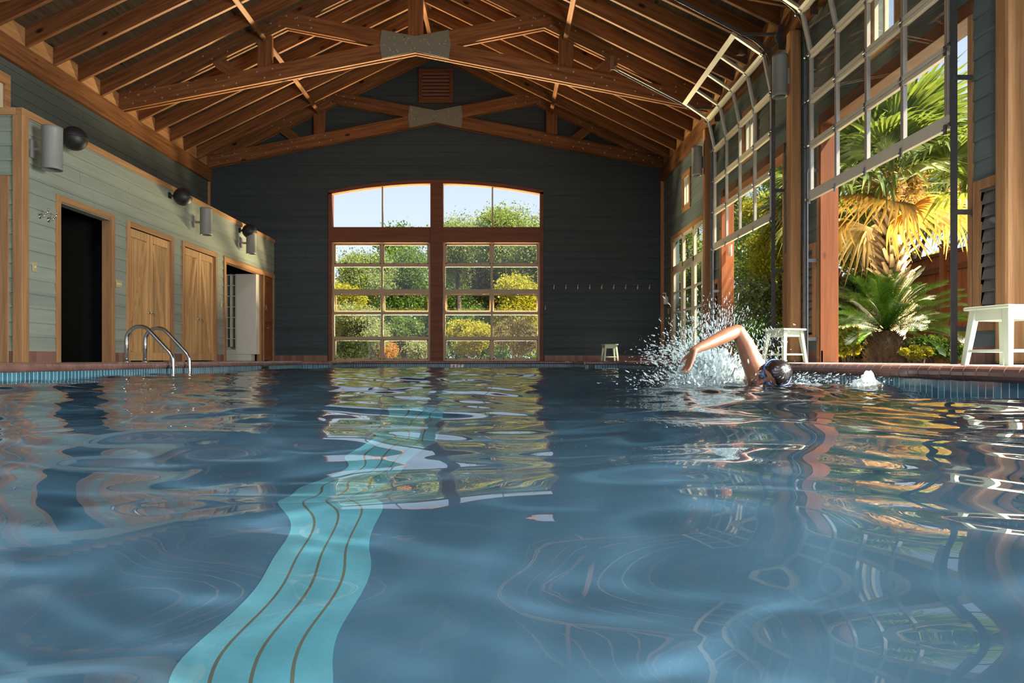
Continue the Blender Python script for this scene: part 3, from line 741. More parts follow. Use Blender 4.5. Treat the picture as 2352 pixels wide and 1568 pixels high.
# openings: red far jamb, near jamb, head
ti = 16
for (a, b) in (OPA, OPB, OPC):
    m = MB(); m.box(XR-.03, XR+.20, b, b+.05, 0, 3.0); tag(m.build('trim_%d' % ti, M_REDZ, bevel=.004), kind='structure'); ti += 1
    m = MB(); m.box(XR-.03, XR+.20, a-.05, a, 0, 3.0); m.box(XR-.03, XR-.0, b+.05, b+.11, 0, 3.0); tag(m.build('trim_%d' % ti, M_TRIMZ, bevel=.004), kind='structure'); ti += 1
    m = MB(); m.box(XR-.03, XR+.20, a-.05, b+.05, 3.0, 3.14); tag(m.build('trim_%d' % ti, M_REDY, bevel=.004), kind='structure'); ti += 1
# high little windows
for i, (y, lab) in enumerate(zip(hw_y[:3], ('small high window above the french doors', 'small high window seen through the raised side door beside the french doors', 'small high window seen through the raised near side door'))):
    w_ = thing('window_%d' % (3+i), lab, None, (XR, y, 3.3), kind='structure')
    m = MB(); 
    for (p, q, c_, d_) in ((y-.33, y+.33, 4.06, 4.17), (y-.33, y+.33, 3.31, 3.42), (y-.33, y-.23, 3.42, 4.06), (y+.23, y+.33, 3.42, 4.06)): m.box(XR-.04, XR+.03, p, q, c_, d_)
    m.build('casing', M_TRIMY, w_, bevel=.004)
    m = MB()
    for (p, q, c_, d_) in ((y-.23, y+.23, 4.01, 4.06), (y-.23, y+.23, 3.42, 3.47), (y-.23, y-.18, 3.47, 4.01), (y+.18, y+.23, 3.47, 4.01), (y-.02, y+.02, 3.47, 4.01)): m.box(XR-.02, XR+.02, p, q, c_, d_)
    m.build('sash', M_CREAM, w_)
    m = MB(); m.box(XR-.003, XR+.003, y-.18, y+.18, 3.47, 4.01); m.build('pane', M_GLASS, w_)
# jalousie windows beside the posts
for i, (a, b) in enumerate(lv):
    near = 'near' if (a+b)/2 < (13.17 if a > 11 else 9.27 if a > 7.5 else 5.35) else 'far'
    post = 'french-door' if a > 11 else 'middle' if a > 7.5 else 'broad near'
    w_ = thing('window_%d' % (6+i), 'narrow louvred window on the %s side of the %s timber post' % (near, post), None, (XR, (a+b)/2, .3), kind='structure')
    m = MB()
    for (p, q, c_, d_) in ((a-.03, a+.04, .28, 1.55), (b-.04, b+.03, .28, 1.55), (a+.04, b-.04, 1.47, 1.55), (a+.04, b-.04, .28, .36)): m.box(XR-.04, XR+.03, p, q, c_, d_)
    m.build('casing', M_TRIMZ, w_, bevel=.004)
    m = MB()
    for z in np.arange(.40, 1.46, .105): m.bar((XR+.0, a+.045, z+.05), (XR+.0, b-.045, z+.05), .006, .115, (.25, 0, 1))
    m.build('glass_louvres', M_GREYGL, w_)
    m = MB(); m.box(XR+.10, XR+.12, a, b, .3, 1.5); m.build('insect_screen', M_GREYC, w_)

# french doors
d = thing('door_7', 'cream french doors with many panes in the right wall near the far corner', None, (XR, 15, 0), kind='structure')
m = MB(); y0, y1, zt = 13.60, 16.30, 2.95
m.box(XR-.045, XR+.05, y0, y0+.08, 0, zt); m.box(XR-.045, XR+.05, y1-.08, y1, 0, zt); m.box(XR-.045, XR+.05, y0+.08, y1-.08, zt-.09, zt); m.build('casing', M_TRIMZ, d, bevel=.004)
m = MB(); zz = 2.18
m.box(XR-.02, XR+.04, y0+.08, y1-.08, zz-.05, zz+.05); m.box(XR-.02, XR+.04, y0+.08, y1-.08, zt-.15, zt-.09); m.box(XR-.02, XR+.04, y0+.08, y1-.08, 0, .03)
for y in (y0+.11, 14.45, 15.32, y1-.11): m.box(XR-.02, XR+.04, y-.04, y+.04, 0, zt-.09)
m.build('frame', M_CREAM, d, bevel=.003)
for (a, b) in ((y0+.15, 14.41), (14.49, 15.28), (15.36, y1-.15)):
    m = MB(); m.box(XR-.03, XR+.02, a, a+.08, .03, zz-.05); m.box(XR-.03, XR+.02, b-.08, b, .03, zz-.05); m.box(XR-.03, XR+.02, a+.08, b-.08, .03, .22); m.box(XR-.03, XR+.02, a+.08, b-.08, zz-.13, zz-.05)
    for z in (.68, 1.14, 1.6): m.box(XR-.03, XR+.02, a+.08, b-.08, z-.018, z+.018)
    lo = m.build('door_leaf', M_CREAM, d, bevel=.003)
    m = MB(); m.box(XR-.006, XR+.0, a+.08, b-.08, .22, zz-.13); m.box(XR-.006, XR+.0, a+.0, b, zz+.05, zt-.15); m.build('pane', M_GLASS, lo)
m = MB(); m.tube([(XR-.03, 14.5, .95), (XR-.08, 14.5, .95), (XR-.085, 14.62, .95)], .012, 8); m.build('handle', M_CHROME, d)
# soap dispenser on the wall
px, py = 1532, 686; y = (XR-.05)*F/(px-1155); z = CAMZ-(py-825)*y/F
o = thing('soap_dispenser', 'white pump bottle on a bracket beside the french doors', 'soap dispenser', (XR-.06, y, z-.13))
m = MB(); m.tube([(XR-.08, y, z-.13), (XR-.08, y, z+.04), (XR-.08, y, z+.07)], [.055, .055, .02], 14); m.build('bottle', M_WHITE, o, smooth=True)
m = MB(); m.cyl((XR-.08, y, z+.06), (XR-.08, y, z+.13), .012); m.box(XR-.16, XR-.07, y-.012, y+.012, z+.125, z+.145); m.build('pump', M_WHITE, o)
m = MB(); m.box(XR-.14, XR-.01, y-.05, y+.05, z-.145, z-.13); m.box(XR-.03, XR-.016, y-.05, y+.05, z-.145, z+.05); m.build('bracket', M_STEEL, o)
y2 = 16.62; m = MB(); m.box(XR-.03, XR-.016, y2-.05, y2+.05, 1.14, 1.28); tag(m.build('wall_plate', M_BRASS, bevel=.003), 'brass wall plate under the soap dispenser', 'switch')

# ------------------------------------------------------------------ raised sectional side doors
XD = 3.885
prof = [(XD, 2.04), (XD, 2.73), (XD, 3.30), (XD, 3.87), (3.765, 4.435), (3.30, 4.75)]
def sect_door(idx, y0, y1, label):
    d = thing('door_%d' % idx, label, None, (XD, (y0+y1)/2, 0), kind='structure')
    for i in range(5):
        a, b = Vector((prof[i][0], 0, prof[i][1])), Vector((prof[i+1][0], 0, prof[i+1][1])); dv = b-a; L = dv.length; dv.normalize()
        nx = Vector((dv.z, 0, -dv.x))   # outward (towards +X when vertical)
        M = Matrix.Translation((a.x, y0, a.z)) @ Matrix((dv, Vector((0, 1, 0)), nx)).transposed().to_4x4()
        # local: x up the section, y along the wall, z outward
        Wd = y1-y0; f = MB(); th = .022; b0 = .125 if i == 0 else .05; b1 = .085 if i == 4 else .045
        f.box(0.003, b0, 0, Wd, -th, th, M); f.box(L-b1, L-.003, 0, Wd, -th, th, M)
        so = f.build('section_rail', M_CREAM, d, bevel=.003)
        f = MB()
        for k in range(5):
            yy = (Wd-.05)*k/4; w = .05; f.box(b0, L-b1, yy, yy+w, -th*.9, th*.9, M)
        f.build('stile', M_ALU, so, bevel=.002)
        g = MB(); g.box(b0, L-b1, .02, Wd-.02, -.003, .003, M); g.build('pane', M_GLASS, so)
        f = MB()
        for k in range(5):
            yy = (Wd-.05)*k/4; f.box(-.045, .045, yy+.008, yy+.042, -th-.012, -th, M); f.tube([M @ Vector((0, yy+.0, -th-.012)), M @ Vector((0, yy+.05, -th-.012))], .010, 6)
        f.build('hinge', M_STEEL, so)
        f = MB()
        for yy, s in ((0, -1), (Wd, 1)): f.tube([M @ Vector((.02, yy, -.03)), M @ Vector((.02, yy+s*.07, -.03))], .009, 6); f.tube([M @ Vector((.02, yy+s*.045, -.03)), M @ Vector((.02, yy+s*.07, -.03))], .026, 12)
        f.build('roller', M_TRACK, so)
    if idx == 8:
        a, b = Vector((prof[4][0], 0, prof[4][1])), Vector((prof[5][0], 0, prof[5][1])); c_ = a.lerp(b, .45)
        m = MB(); m.bar((c_.x-.05, y0+.30, c_.z-.03), (c_.x+.03, y0+.36, c_.z+.025), .10, .002, (-.5, 0, -1)); m.build('sticker', M_PAPER, d)
    # tracks: vertical, a curve, then up along the roof slope
    for yy, s in ((y0-.06, -1), (y1+.06, 1)):
        pts = [(XD-.02, 0.0), (XD-.02, 4.15)]
        th0 = math.radians(90); 
        end = (3.45, 4.66); ang = math.radians(26)
        c0 = Vector((XD-.02, 4.15)); c1 = Vector((XD-.03, 4.52)); c2 = Vector((3.42, 4.70))
        for i in range(1, 11):
            t_ = i/10; q = c0*(1-t_)**2+c1*2*t_*(1-t_)+c2*t_*t_; pts.append((q.x, q.y))
        pts.append((2.02, 4.70+(3.42-2.02)*math.tan(math.radians(27.5))))
        m = MB()
        for (px_, pz_), (qx, qz) in zip(pts, pts[1:]):
            a, b = Vector((px_, yy, pz_)), Vector((qx, yy, qz)); dd = (b-a).normalized(); up = Vector((-dd.z, 0, dd.x))
            b2 = b+dd*.004
            m.bar(a, b2, .045, .008, up)
            m.bar(a+Vector((0, s*.022, 0)), b2+Vector((0, s*.022, 0)), .006, .055, up)
        m.build('track', M_TRACK, d)
        m = MB()
        for z in (.30, 1.30, 2.45): m.box(XD-.02, XR-.03, yy+s*.03-.004, yy+s*.03+.004, z-.022, z+.022)
        e = Vector((2.02, yy, pts[-1][1])); m.box(e.x-.03, e.x+.03, yy-.02, yy+.02, e.z-.05, e.z+.20); m.tube([(e.x+.02, yy, e.z-.02), (e.x+.10, yy, e.z-.08), (e.x+.15, yy, e.z-.03)], .008, 6)
        m.box(3.40, 3.90, yy+s*.03-.015, yy+s*.03+.015, 4.66, 4.70)
        m.build('track_bracket', M_TRACK, d)
    m = MB(); m.tube([(3.98, y0-.28, 4.62), (3.98, y1+.15, 4.62)], .014, 8); m.build('torsion_bar', M_STEEL, d)
    m = MB(); m.tube([(3.98, y0+.02, 4.62), (3.98, y0+.9, 4.62)], .04, 14); m.tube([(3.98, y1-.9, 4.62), (3.98, y1-.02, 4.62)], .04, 14); m.build('spring', M_TRACK, d)
    for yy in (y0-.16, y1+.06):
        m = MB(); m.tube([(3.98, yy, 4.62), (3.98, yy+.07, 4.62)], .105, 20); m.box(3.9, 4.0, yy-.02, yy+.0, 4.42, 4.78); m.build('cable_drum', M_TRACK, d)
    return d
sect_door(8, OPA[0]+.02, OPA[1]-.02, 'raised glazed sectional door nearer the far wall, with its top section tilted under the roof')
sect_door(9, OPB[0]+.02, OPB[1]-.02, 'raised glazed sectional door nearer the camera, palm fronds showing through its panes')
m = MB(); o_ = at(1683, 571, 12.3); m.box(4.14, 4.16, 12.38, 12.52, 1.92, 2.12); 
for z in (1.95, 1.99, 2.03, 2.07): m.box(4.137, 4.14, 12.39, 12.51, z, z+.012)
tag(m.build('hanging_tag', M_WHITE), 'small white tag hanging beside the red jamb of the farther open door', 'tag')

# ------------------------------------------------------------------ deck, pool, coping
PX0, PX1, PY0, PY1, PYF, PAX0, PAX1 = -4.2, 2.45, -1.2, 14.25, 16.45, -3.60, 1.72
m = MB()
m.box(XL, PX0, YN, YF+.2, -.3, -.0); m.box(PX1, XR+.2, YN, YF+.2, -.3, 0); m.box(PX0, PX1, YN, PY0, -.3, 0)
m.box(PX0, PAX0, PY1, YF+.2, -.3, 0); m.box(PAX1, PX1, PY1, YF+.2, -.3, 0); m.box(PAX0, PAX1, PYF, YF+.2, -.3, 0)
tag(m.build('floor', M_DECK), kind='structure')
PD = -1.40
pool = MB()
def inner(m, pts, z0, z1, off=0.0):
    n = len(pts)
    for i in range(n):
        (x0, y0), (x1, y1) = pts[i], pts[(i+1) % n]
        dx, dy = x1-x0, y1-y0; L = math.hypot(dx, dy); nx, ny = -dy/L, dx/L
        m.add([(x0+nx*off, y0+ny*off, z0), (x1+nx*off, y1+ny*off, z0), (x1+nx*off, y1+ny*off, z1), (x0+nx*off, y0+ny*off, z1)], [(0, 1, 2, 3)])
PP = [(PX0, PY0), (PX1, PY0), (PX1, PY1), (PAX1, PY1), (PAX1, PYF), (PAX0, PYF), (PAX0, PY1), (PX0, PY1)]
inner(pool, PP, PD, -.07)
pool.add([(PX0, PY0, PD), (PX1, PY0, PD), (PX1, PY1, PD), (PX0, PY1, PD), (PAX1, PY1, PD), (PAX1, PYF, PD), (PAX0, PYF, PD), (PAX0, PY1, PD)], [(0, 1, 2, 3), (7, 4, 5, 6)])
po = pool.build('pool_basin', M_PLAST); tag(po, kind='structure')
ty, tx = MB(), MB()
for i in range(8):
    (x0, y0), (x1, y1) = PP[i], PP[(i+1) % 8]; dx, dy = x1-x0, y1-y0; L = math.hypot(dx, dy); nx, ny = -dy/L*.004, dx/L*.004
    (ty if abs(dy) > abs(dx) else tx).add([(x0+nx, y0+ny, -.30), (x1+nx, y1+ny, -.30), (x1+nx, y1+ny, -.07), (x0+nx, y0+ny, -.07)], [(0, 1, 2, 3)])
ty.build('side_tile_band', M_BLUEY, po); tx.build('end_tile_band', M_BLUEX, po)
m = MB(); m.box(-.680, -.355, PY0+.3, PY1+1.2, PD, PD+.008); m.build('lane_line', M_CYAN, po)
m = MB(); m.box(-3.0, -2.62, PY0+.3, PY1, PD, PD+.008); 
# bullnose coping, tile by tile
def coping(name, p0, p1, inward):
    p0, p1, inw = Vector((*p0, 0)), Vector((*p1, 0)), Vector((*inward, 0)); d = p1-p0; L = d.length; d.normalize(); n = round(L/.098); st = L/n
    prf = [(-.10, .006), (.0, .006)]+[(.0+.041*math.sin(a)*.75, -.035+.041*math.cos(a)) for a in [math.pi*i/7 for i in range(1, 7)]]+[(.0, -.076), (-.10, -.076)]
    m = MB()
    for i in range(n):
        a, b = p0+d*(st*i+.004), p0+d*(st*(i+1)-.004)
        j = R.uniform(-.0015, .0015)
        vs_ = [q+inw*u+Vector((0, 0, w+j)) for q in (a, b) for u, w in prf]; k = len(prf)
        m.add(vs_, [tuple(range(k)), tuple(range(2*k-1, k-1, -1))]+[(i_, i_+k, (i_+1) % k+k, (i_+1) % k) for i_ in range(k)])
    m.mi = 1
    a, b = p0, p1; vs_ = [q+inw*(u*.93-.002)+Vector((0, 0, (w+.035)*.90-.035)) for q in (a, b) for u, w in prf]; k = len(prf)
    m.add(vs_, [(i_, i_+k, (i_+1) % k+k, (i_+1) % k) for i_ in range(k)])
    o = m.build(name, [M_COP, M_GROUT]); tag(o, kind='structure'); return o
cops = [((PX1, PY0), (PX1, PY1+.0), (-1, 0)), ((PX0, PY0), (PX0, PY1+.0), (1, 0)), ((PAX0, PYF), (PAX1, PYF), (0, -1)), ((PX0, PY1), (PAX0, PY1), (0, -1)), ((PAX1, PY1), (PX1, PY1), (0, -1)), ((PAX0, PY1), (PAX0, PYF), (1, 0)), ((PAX1, PY1), (PAX1, PYF), (-1, 0))]
for i, (a, b, c_) in enumerate(cops): coping('trim_%d' % (30+i), a, b, c_)
# depth marker and skimmers
o = thing('depth_marker', 'small pale tile reading 4 FT on the far pool edge', 'sign', (-1.10, PYF-.005, -.12))
m = MB(); m.box(-1.26, -.945, PYF-.012, PYF-.004, -.150, -.078); m.build('plate', M_GREYT if False else M_WHITE, o)
tcu = bpy.data.curves.new('lettering', 'FONT'); tcu.body = '4 FT'; tcu.size = .105; tcu.extrude = .001; tcu.align_x = 'CENTER'
tob = bpy.data.objects.new('lettering_curve', tcu); tme = bpy.data.meshes.new_from_object(tob); bpy.data.objects.remove(tob); tme.materials.clear(); tme.materials.append(M_INK)
to = bpy.data.objects.new('lettering', tme); COL.objects.link(to); to.parent = o; to.rotation_euler = (math.pi/2, 0, 0); to.location = (0, -.009, -.035); to.scale = (1.25, 1, 1)
for (x0, x1, y0, y1, lab) in ((PX0, PX0+.012, 11.85, 12.20, 'dark skimmer opening in the left pool edge beyond the ladder'), (PAX1+.06, PAX1+.20, PY1-.012, PY1, 'dark skimmer opening below the far right corner of the pool')):
    m = MB(); m.box(x0, x1, y0, y1, -.17, -.08); m.mi = 1
    if y1-y0 > .1: m.box(x0, x1+.006, y0-.02, y0, -.18, -.078); m.box(x0, x1+.006, y1, y1+.02, -.18, -.078)
    else: m.box(x0-.015, x0, y0-.006, y1, -.18, -.078); m.box(x1, x1+.015, y0-.006, y1, -.18, -.078)
    tag(m.build('skimmer', [M_BLACK, M_TRACK]), lab, 'skimmer')

# ladder
o = thing('pool_ladder', 'polished steel pool ladder with two curved handrails on the left pool edge', 'ladder', (-4.66, 8.66, 0))
def railpts(y):
    pts = [(-4.665, 0), (-4.665, .28)]
    for i in range(1, 9):
        a = math.pi-(math.pi*.72)*i/8; pts.append((-4.665+.165+.165*math.cos(a), .28+.17*math.sin(a)))
    pts += [(-4.17, .17), (-4.125, .12), (-4.095, .07), (-4.085, .02), (-4.085, -.95)]
    P = [Vector((x, y, z)) for x, z in pts]; out = [P[0]]
    for i in range(1, len(P)-1):
        out.append(P[i].lerp(P[i-1], .18)); out.append(P[i].lerp(P[i+1], .18))
    return out+[P[-1]]
for y in (8.46, 8.90):
    m = MB(); m.tube(railpts(y), .0245, 16); m.build('handrail', M_CHROME, o, smooth=True)
    m = MB(); m.tube([(-4.665, y, 0), (-4.665, y, .012), (-4.665, y, .02)], [.05, .05, .03], 16); m.build('escutcheon', M_CHROME, o, smooth=True)
for z in (-.35, -.62, -.88):
    m = MB(); m.box(-4.15, -4.05, 8.46, 8.90, z-.015, z+.015); m.build('tread', M_CHROME, o, bevel=.004)

# ------------------------------------------------------------------ stools
def make_stool(label):
    o = thing('stool', label, 'stool', (0, 0, 0), group='pale green wooden stools on the pool deck')
    H = .385; s = .165
    m = MB(); m.box(-s, s, -s, s, H-.022, H); m.build('seat', M_STOOL, o, bevel=.006, local=True)
    a = .118; b = .158; lw = .020
    for sx_ in (-1, 1):
        for sy_ in (-1, 1):
            t_, q = Vector((sx_*a, sy_*a, H-.022)), Vector((sx_*b, sy_*b, 0))
            vs_ = [q+Vector((i*lw*.85, j*lw*.85, 0)) for i, j in ((-1, -1), (1, -1), (1, 1), (-1, 1))]+[t_+Vector((i*lw*1.15, j*lw*1.15, 0)) for i, j in ((-1, -1), (1, -1), (1, 1), (-1, 1))]
            m = MB(); m.add(vs_, [(3, 2, 1, 0), (4, 5, 6, 7), (0, 1, 5, 4), (1, 2, 6, 5), (2, 3, 7, 6), (3, 0, 4, 7)]); m.build('leg', M_STOOL, o, bevel=.003, local=True)
    for k in range(4):
        M = Matrix.Rotation(k*math.pi/2, 4, 'Z')
        m = MB(); m.box(-a+.02, a-.02, -a-.016, -a+.002, H-.092, H-.022, M); m.build('apron', M_STOOL, o, bevel=.002, local=True)
        zz = .095 if k % 2 == 0 else .095; e = b-(b-a)*zz/H
        m = MB(); m.box(-e+.015, e-.015, -e-.008, -e+.008, zz-.009, zz+.009, M); m.build('stretcher', M_STOOL, o, bevel=.002, local=True)
    return o
st = make_stool('pale green wooden stool nearest the camera, beside the broad timber post')
st.location = (3.28, 4.45, 0); st.rotation_euler = (0, 0, math.radians(12))
dup(st, (3.19, 7.74, 0), math.radians(22), 'pale green wooden stool between the two open side doors, behind the swimmer')
dup(st, (2.44, 15.6, 0), math.radians(4), 'smallest pale green stool, by the dark far wall below the hooks')

# ------------------------------------------------------------------ water
SWX, SWY = 1.66, 4.45
def waveh(X, Y):
    rs = np.random.RandomState(11); h = np.zeros_like(X)
    for i in range(56):
        lam = 0.16*(1.09**(i*0.50))*rs.uniform(.8, 1.25)       # .22 .. 2 m
        th = rs.uniform(-1, 1)*.9+rs.choice([0, math.pi])*0
        th = math.pi/2+rs.normal(0, .75)
        k = 2*math.pi/lam; ph = rs.uniform(0, 2*math.pi); slope = .0155*(1.0 if lam > .5 else .85)
        kx, ky = k*math.cos(th), k*math.sin(th)
        h += slope/k*np.sin(kx*X+ky*Y+ph + .6*np.sin(.7*X+.5*Y+ph))
    # calmer close to the lens, choppier around the swimmer
    d2 = (X-SWX)**2/1.1**2+(Y-SWY-.35)**2/1.5**2; g = np.exp(-d2)
    h *= (.85+.25*np.clip(Y/4, 0, 1))
    for i in range(16):
        lam = rs.uniform(.07, .30); th = rs.uniform(0, 2*math.pi); k = 2*math.pi/lam
        h += g*.10/k*np.sin(k*(np.cos(th)*X+np.sin(th)*Y)+rs.uniform(0, 6.28))*1.0
    fr_ = np.exp(-((X-SWX-.1)**2/.55**2+(Y-SWY+.35)**2/.30**2)); h += .028*fr_
    return h
xs = np.linspace(PX0+.001, PX1-.001, 250)
ysl = [0.0+PY0+.0]; y = PY0; 
while y < PY1: 
    y += max(.014, .014+.0034*max(0, y-1.0)) if y > 0 else .05
    ysl.append(min(y, PY1))
ys = np.array(ysl)
def grid(xs, ys):
    X, Y = np.meshgrid(xs, ys); Z = WZ+waveh(X, Y); nv_ = X.size; nx = len(xs); ny = len(ys)
    v_ = np.stack([X.ravel(), Y.ravel(), Z.ravel()], 1)
    i = np.arange(nx-1)[None, :]+nx*np.arange(ny-1)[:, None]; i = i.ravel()
    f_ = np.stack([i, i+1, i+1+nx, i+nx], 1); return v_, f_
def np_mesh(name, v_, f_, mats, smooth=False, parent=None):
    me = bpy.data.meshes.new(name); k = f_.shape[1]
    me.vertices.add(len(v_)); me.vertices.foreach_set('co', np.asarray(v_, dtype=np.float32).ravel())
    me.loops.add(f_.size); me.loops.foreach_set('vertex_index', f_.ravel().astype(np.int32))
    me.polygons.add(len(f_)); me.polygons.foreach_set('loop_start', (np.arange(len(f_))*k).astype(np.int32)); me.polygons.foreach_set('loop_total', np.full(len(f_), k, dtype=np.int32))
    if smooth: me.polygons.foreach_set('use_smooth', np.ones(len(f_), dtype=bool))
    for m_ in (mats if isinstance(mats, (list, tuple)) else [mats]): me.materials.append(m_)
    me.update(calc_edges=True); me.validate()
    o = bpy.data.objects.new(name, me); COL.objects.link(o)
    if parent is not None: o.parent = parent; ORG[o] = ORG.get(parent, Vector())
    return o
v1, f1 = grid(xs, ys)
ya = np.arange(PY1, PYF+.001, .05); ya[-1] = PYF; v2, f2 = grid(np.linspace(PAX0, PAX1, 160), ya)
M_WATER, n, o_ = nmat('pool_water')
pw = N(n, 'ShaderNodeBsdfPrincipled'); pw.inputs['Base Color'].default_value = (.93, .985, 1.0, 1); pw.inputs['Roughness'].default_value = 0.0; pw.inputs['IOR'].default_value = 1.33
pw.inputs['Transmission Weight'].default_value = 1.0; n.links.new(pw.outputs[0], o_.inputs[0])
wt = np_mesh('pool_water', np.vstack([v1, v2]), np.vstack([f1, f2+len(v1)]), M_WATER, True)
wt_o = tag(wt, 'rippled blue pool water filling the foreground', 'water', kind='stuff')
wt.cycles.is_caustics_caster = True
po.cycles.is_caustics_receiver = True
for ch in po.children: ch.cycles.is_caustics_receiver = True

# ------------------------------------------------------------------ the garden
L_MID = leafmat('leaf_mid_green', (.05, .095, .022), (.14, .22, .045), .45)
L_DARK = leafmat('leaf_dark_green', (.030, .058, .020), (.085, .130, .040), .4)
L_YEL = leafmat('leaf_yellow_green', (.20, .23, .025), (.46, .44, .05), .5, (1.5, 1.25, .35))
L_SILV = leafmat('leaf_silver', (.15, .19, .09), (.30, .34, .18), .4)
L_BRN = leafmat('leaf_brown', (.085, .075, .025), (.19, .165, .055), .3, (1.4, 1.2, .5))
L_ORG = leafmat('leaf_orange', (.30, .14, .02), (.50, .26, .05), .4, (1.4, .9, .4))
L_PALM = leafmat('palm_leaf', (.07, .12, .045), (.22, .29, .11), .42, (1.6, 1.4, .45), .35)
L_PALMY = leafmat('palm_leaf_dry', (.24, .17, .065), (.44, .34, .15), .45, (1.4, 1.1, .5))
L_SAGO = leafmat('sago_leaf', (.012, .038, .007), (.036, .088, .012), .28, (1.7, 1.6, .4), .32)
M_BARK = simple('bark', (.10, .075, .05), .9, var=.35, scale=9)
M_BOOT = simple('palm_boots', (.46, .31, .17), .75, var=.45, scale=5)
M_SAGOT = simple('sago_trunk', (.10, .055, .028), .9, var=.4, scale=14)
M_FENCE = wood('red_fence', (.20, .065, .035), (.34, .125, .07), 2)

m = MB(); m.box(-60, 60, YF+.25, 80, -1.0, -.32); m.box(XR+.22, 60, -20, YF+.25, -1.0, -.32); m.box(-60, XR+.22, -40, YN-.1, -1.0, -.32); m.box(-60, XL-.25, YN-.1, YF+.25, -1.0, -.32)
tag(m.build('floor_garden', M_SOIL), kind='structure')
m = MB(); m.box(XR+.20, XR+.62, YN, YF, -.32, -.02); m.box(XL, XR+.2, YF+.2, YF+.75, -.32, -.02)
tag(m.build('floor_bounce_strip', M_BOUNCE), kind='structure')  # pale strips added outside the doors to bounce sunlight up indoors

def leaves_np(rs, blobs, n, size, shell=.55, elong=1.9, droop=0.0):
    """n pointed leaves spread through the blobs (cx, cy, cz, rx, ry, rz)"""
    B = np.array(blobs, dtype=float); vol = B[:, 3]*B[:, 4]+B[:, 3]*B[:, 5]; idx = rs.choice(len(B), n, p=vol/vol.sum()); b = B[idx]
    d = rs.normal(size=(n, 3)); d /= np.linalg.norm(d, axis=1)[:, None]
    r = (shell+(1-shell)*rs.rand(n))**.8*(1+.26*rs.normal(size=n)); c = b[:, :3]+d*b[:, 3:6]*r[:, None]
    a = rs.normal(size=(n, 3))+d*.6; a[:, 2] -= droop; a /= np.linalg.norm(a, axis=1)[:, None]
    q = np.cross(a, rs.normal(size=(n, 3))); q /= np.linalg.norm(q, axis=1)[:, None]
    s_ = size*(.6+.8*rs.rand(n))[:, None]; L = a*s_*elong*.5; Wd = q*s_*.5; nn = np.cross(a, q)*s_*.18
    V = np.stack([c-L, c+Wd+nn, c+L, c-Wd+nn], 1).reshape(-1, 3); Fc = np.arange(4*n).reshape(n, 4); return V, Fc
def plant(name, label, cat, base, blobs, n, size, mat, trunk=None, seed=1, group=None, elong=1.9, shell=.5, droop=0.0, leafname='foliage'):
    rs = np.random.RandomState(seed); o = thing(name, label, cat, base, group=group)
    V, Fc = leaves_np(rs, blobs, int(n*2.6), size*.62, shell, elong, droop); V = V-np.array(base)
    np_mesh(leafname, V, Fc, mat, False, o)
    m = MB(); b0 = Vector(base)
    if trunk: 
        h, r = trunk; top = b0+Vector((0, 0, h)); m.tube([b0+Vector((0, 0, -.35)), b0+Vector((r*.4, 0, h*.4)), top], [r, r*.8, r*.6], 9)
    else: h, r = .25, .03; top = b0+Vector((0, 0, .1)); m.tube([b0+Vector((0, 0, -.35)), top], [.04, .03], 6)
    for i, bl in enumerate(blobs):
        if trunk is None and i > 7: break
        c = Vector(bl[:3]); mid = top.lerp(c, .5)+Vector((rs.uniform(-.1, .1), rs.uniform(-.1, .1), .1*r*5))
        m.tube([top-Vector((0, 0, h*.15)), mid, c, c+(c-mid)*.5], [r*.45, r*.32, r*.18, r*.05], 6)
    m.build('trunk' if trunk else 'stem', M_BARK, o); return o
def crown(px0, px1, py0, py1, Y, nb, seed, rmin=.5, rmax=1.0, fill=1.0, dy=.8):
    """leaf blobs filling the patch of a crown that stands at depth Y"""
    r = random.Random(seed); s_ = Y/F; x0, x1 = (px0-1155)*s_, (px1-1155)*s_; z0, z1 = CAMZ-(py1-825)*s_, CAMZ-(py0-825)*s_
    out = []; cx0, cz0 = (x0+x1)/2, (z0+z1)/2
    while len(out) < nb:
        a = r.uniform(0, 2*math.pi); q = math.sqrt(r.random()); rr = r.uniform(rmin, rmax)
        x = cx0+math.cos(a)*q*max(.05, (x1-x0)/2-rr*.8); zz = cz0+math.sin(a)*q*max(.05, (z1-z0)/2-rr*.7)
        out.append((x, Y+r.uniform(-dy, dy)*rr*1.5, max(zz, rr*.3), rr, rr, rr*.75))
    return out
def tree(label, px0, px1, py0, py1, Y, n, size, mat, seed, nb=14, rmin=.7, rmax=1.5, trunk_r=.2, group='trees beyond the far window', shell=.35):
    bl = crown(px0, px1, py0, py1, Y, nb, seed, rmin, rmax); cx0 = sum(b[0] for b in bl)/nb; zm = min(b[2] for b in bl)
    return plant('garden_tree', label, 'tree', (cx0, Y, -.3), bl, n, size, mat, (max(.6, zm+.6), trunk_r), seed, group, shell=shell)
L_HAZY = leafmat('leaf_haze_green', (.12, .17, .07), (.30, .36, .16), .5)  # lightened green: haze and missing daylight on trees put into the colour
def shrub(label, px0, px1, py0, Y, n, size, mat, seed, nb=9, rmin=.18, rmax=.4, elong=1.9, group='shrubs outside the far doors', droop=0, name='garden_shrub', py1=826):
    bl = crown(px0, px1, py0, py1, Y, nb, seed, rmin, rmax); cx0 = (px0+px1)/2
    return plant(name, label, 'shrub', ((cx0-1155)*Y/F, Y, -.3), bl, n, size, mat, None, seed, group, elong, droop=droop, shell=.3)
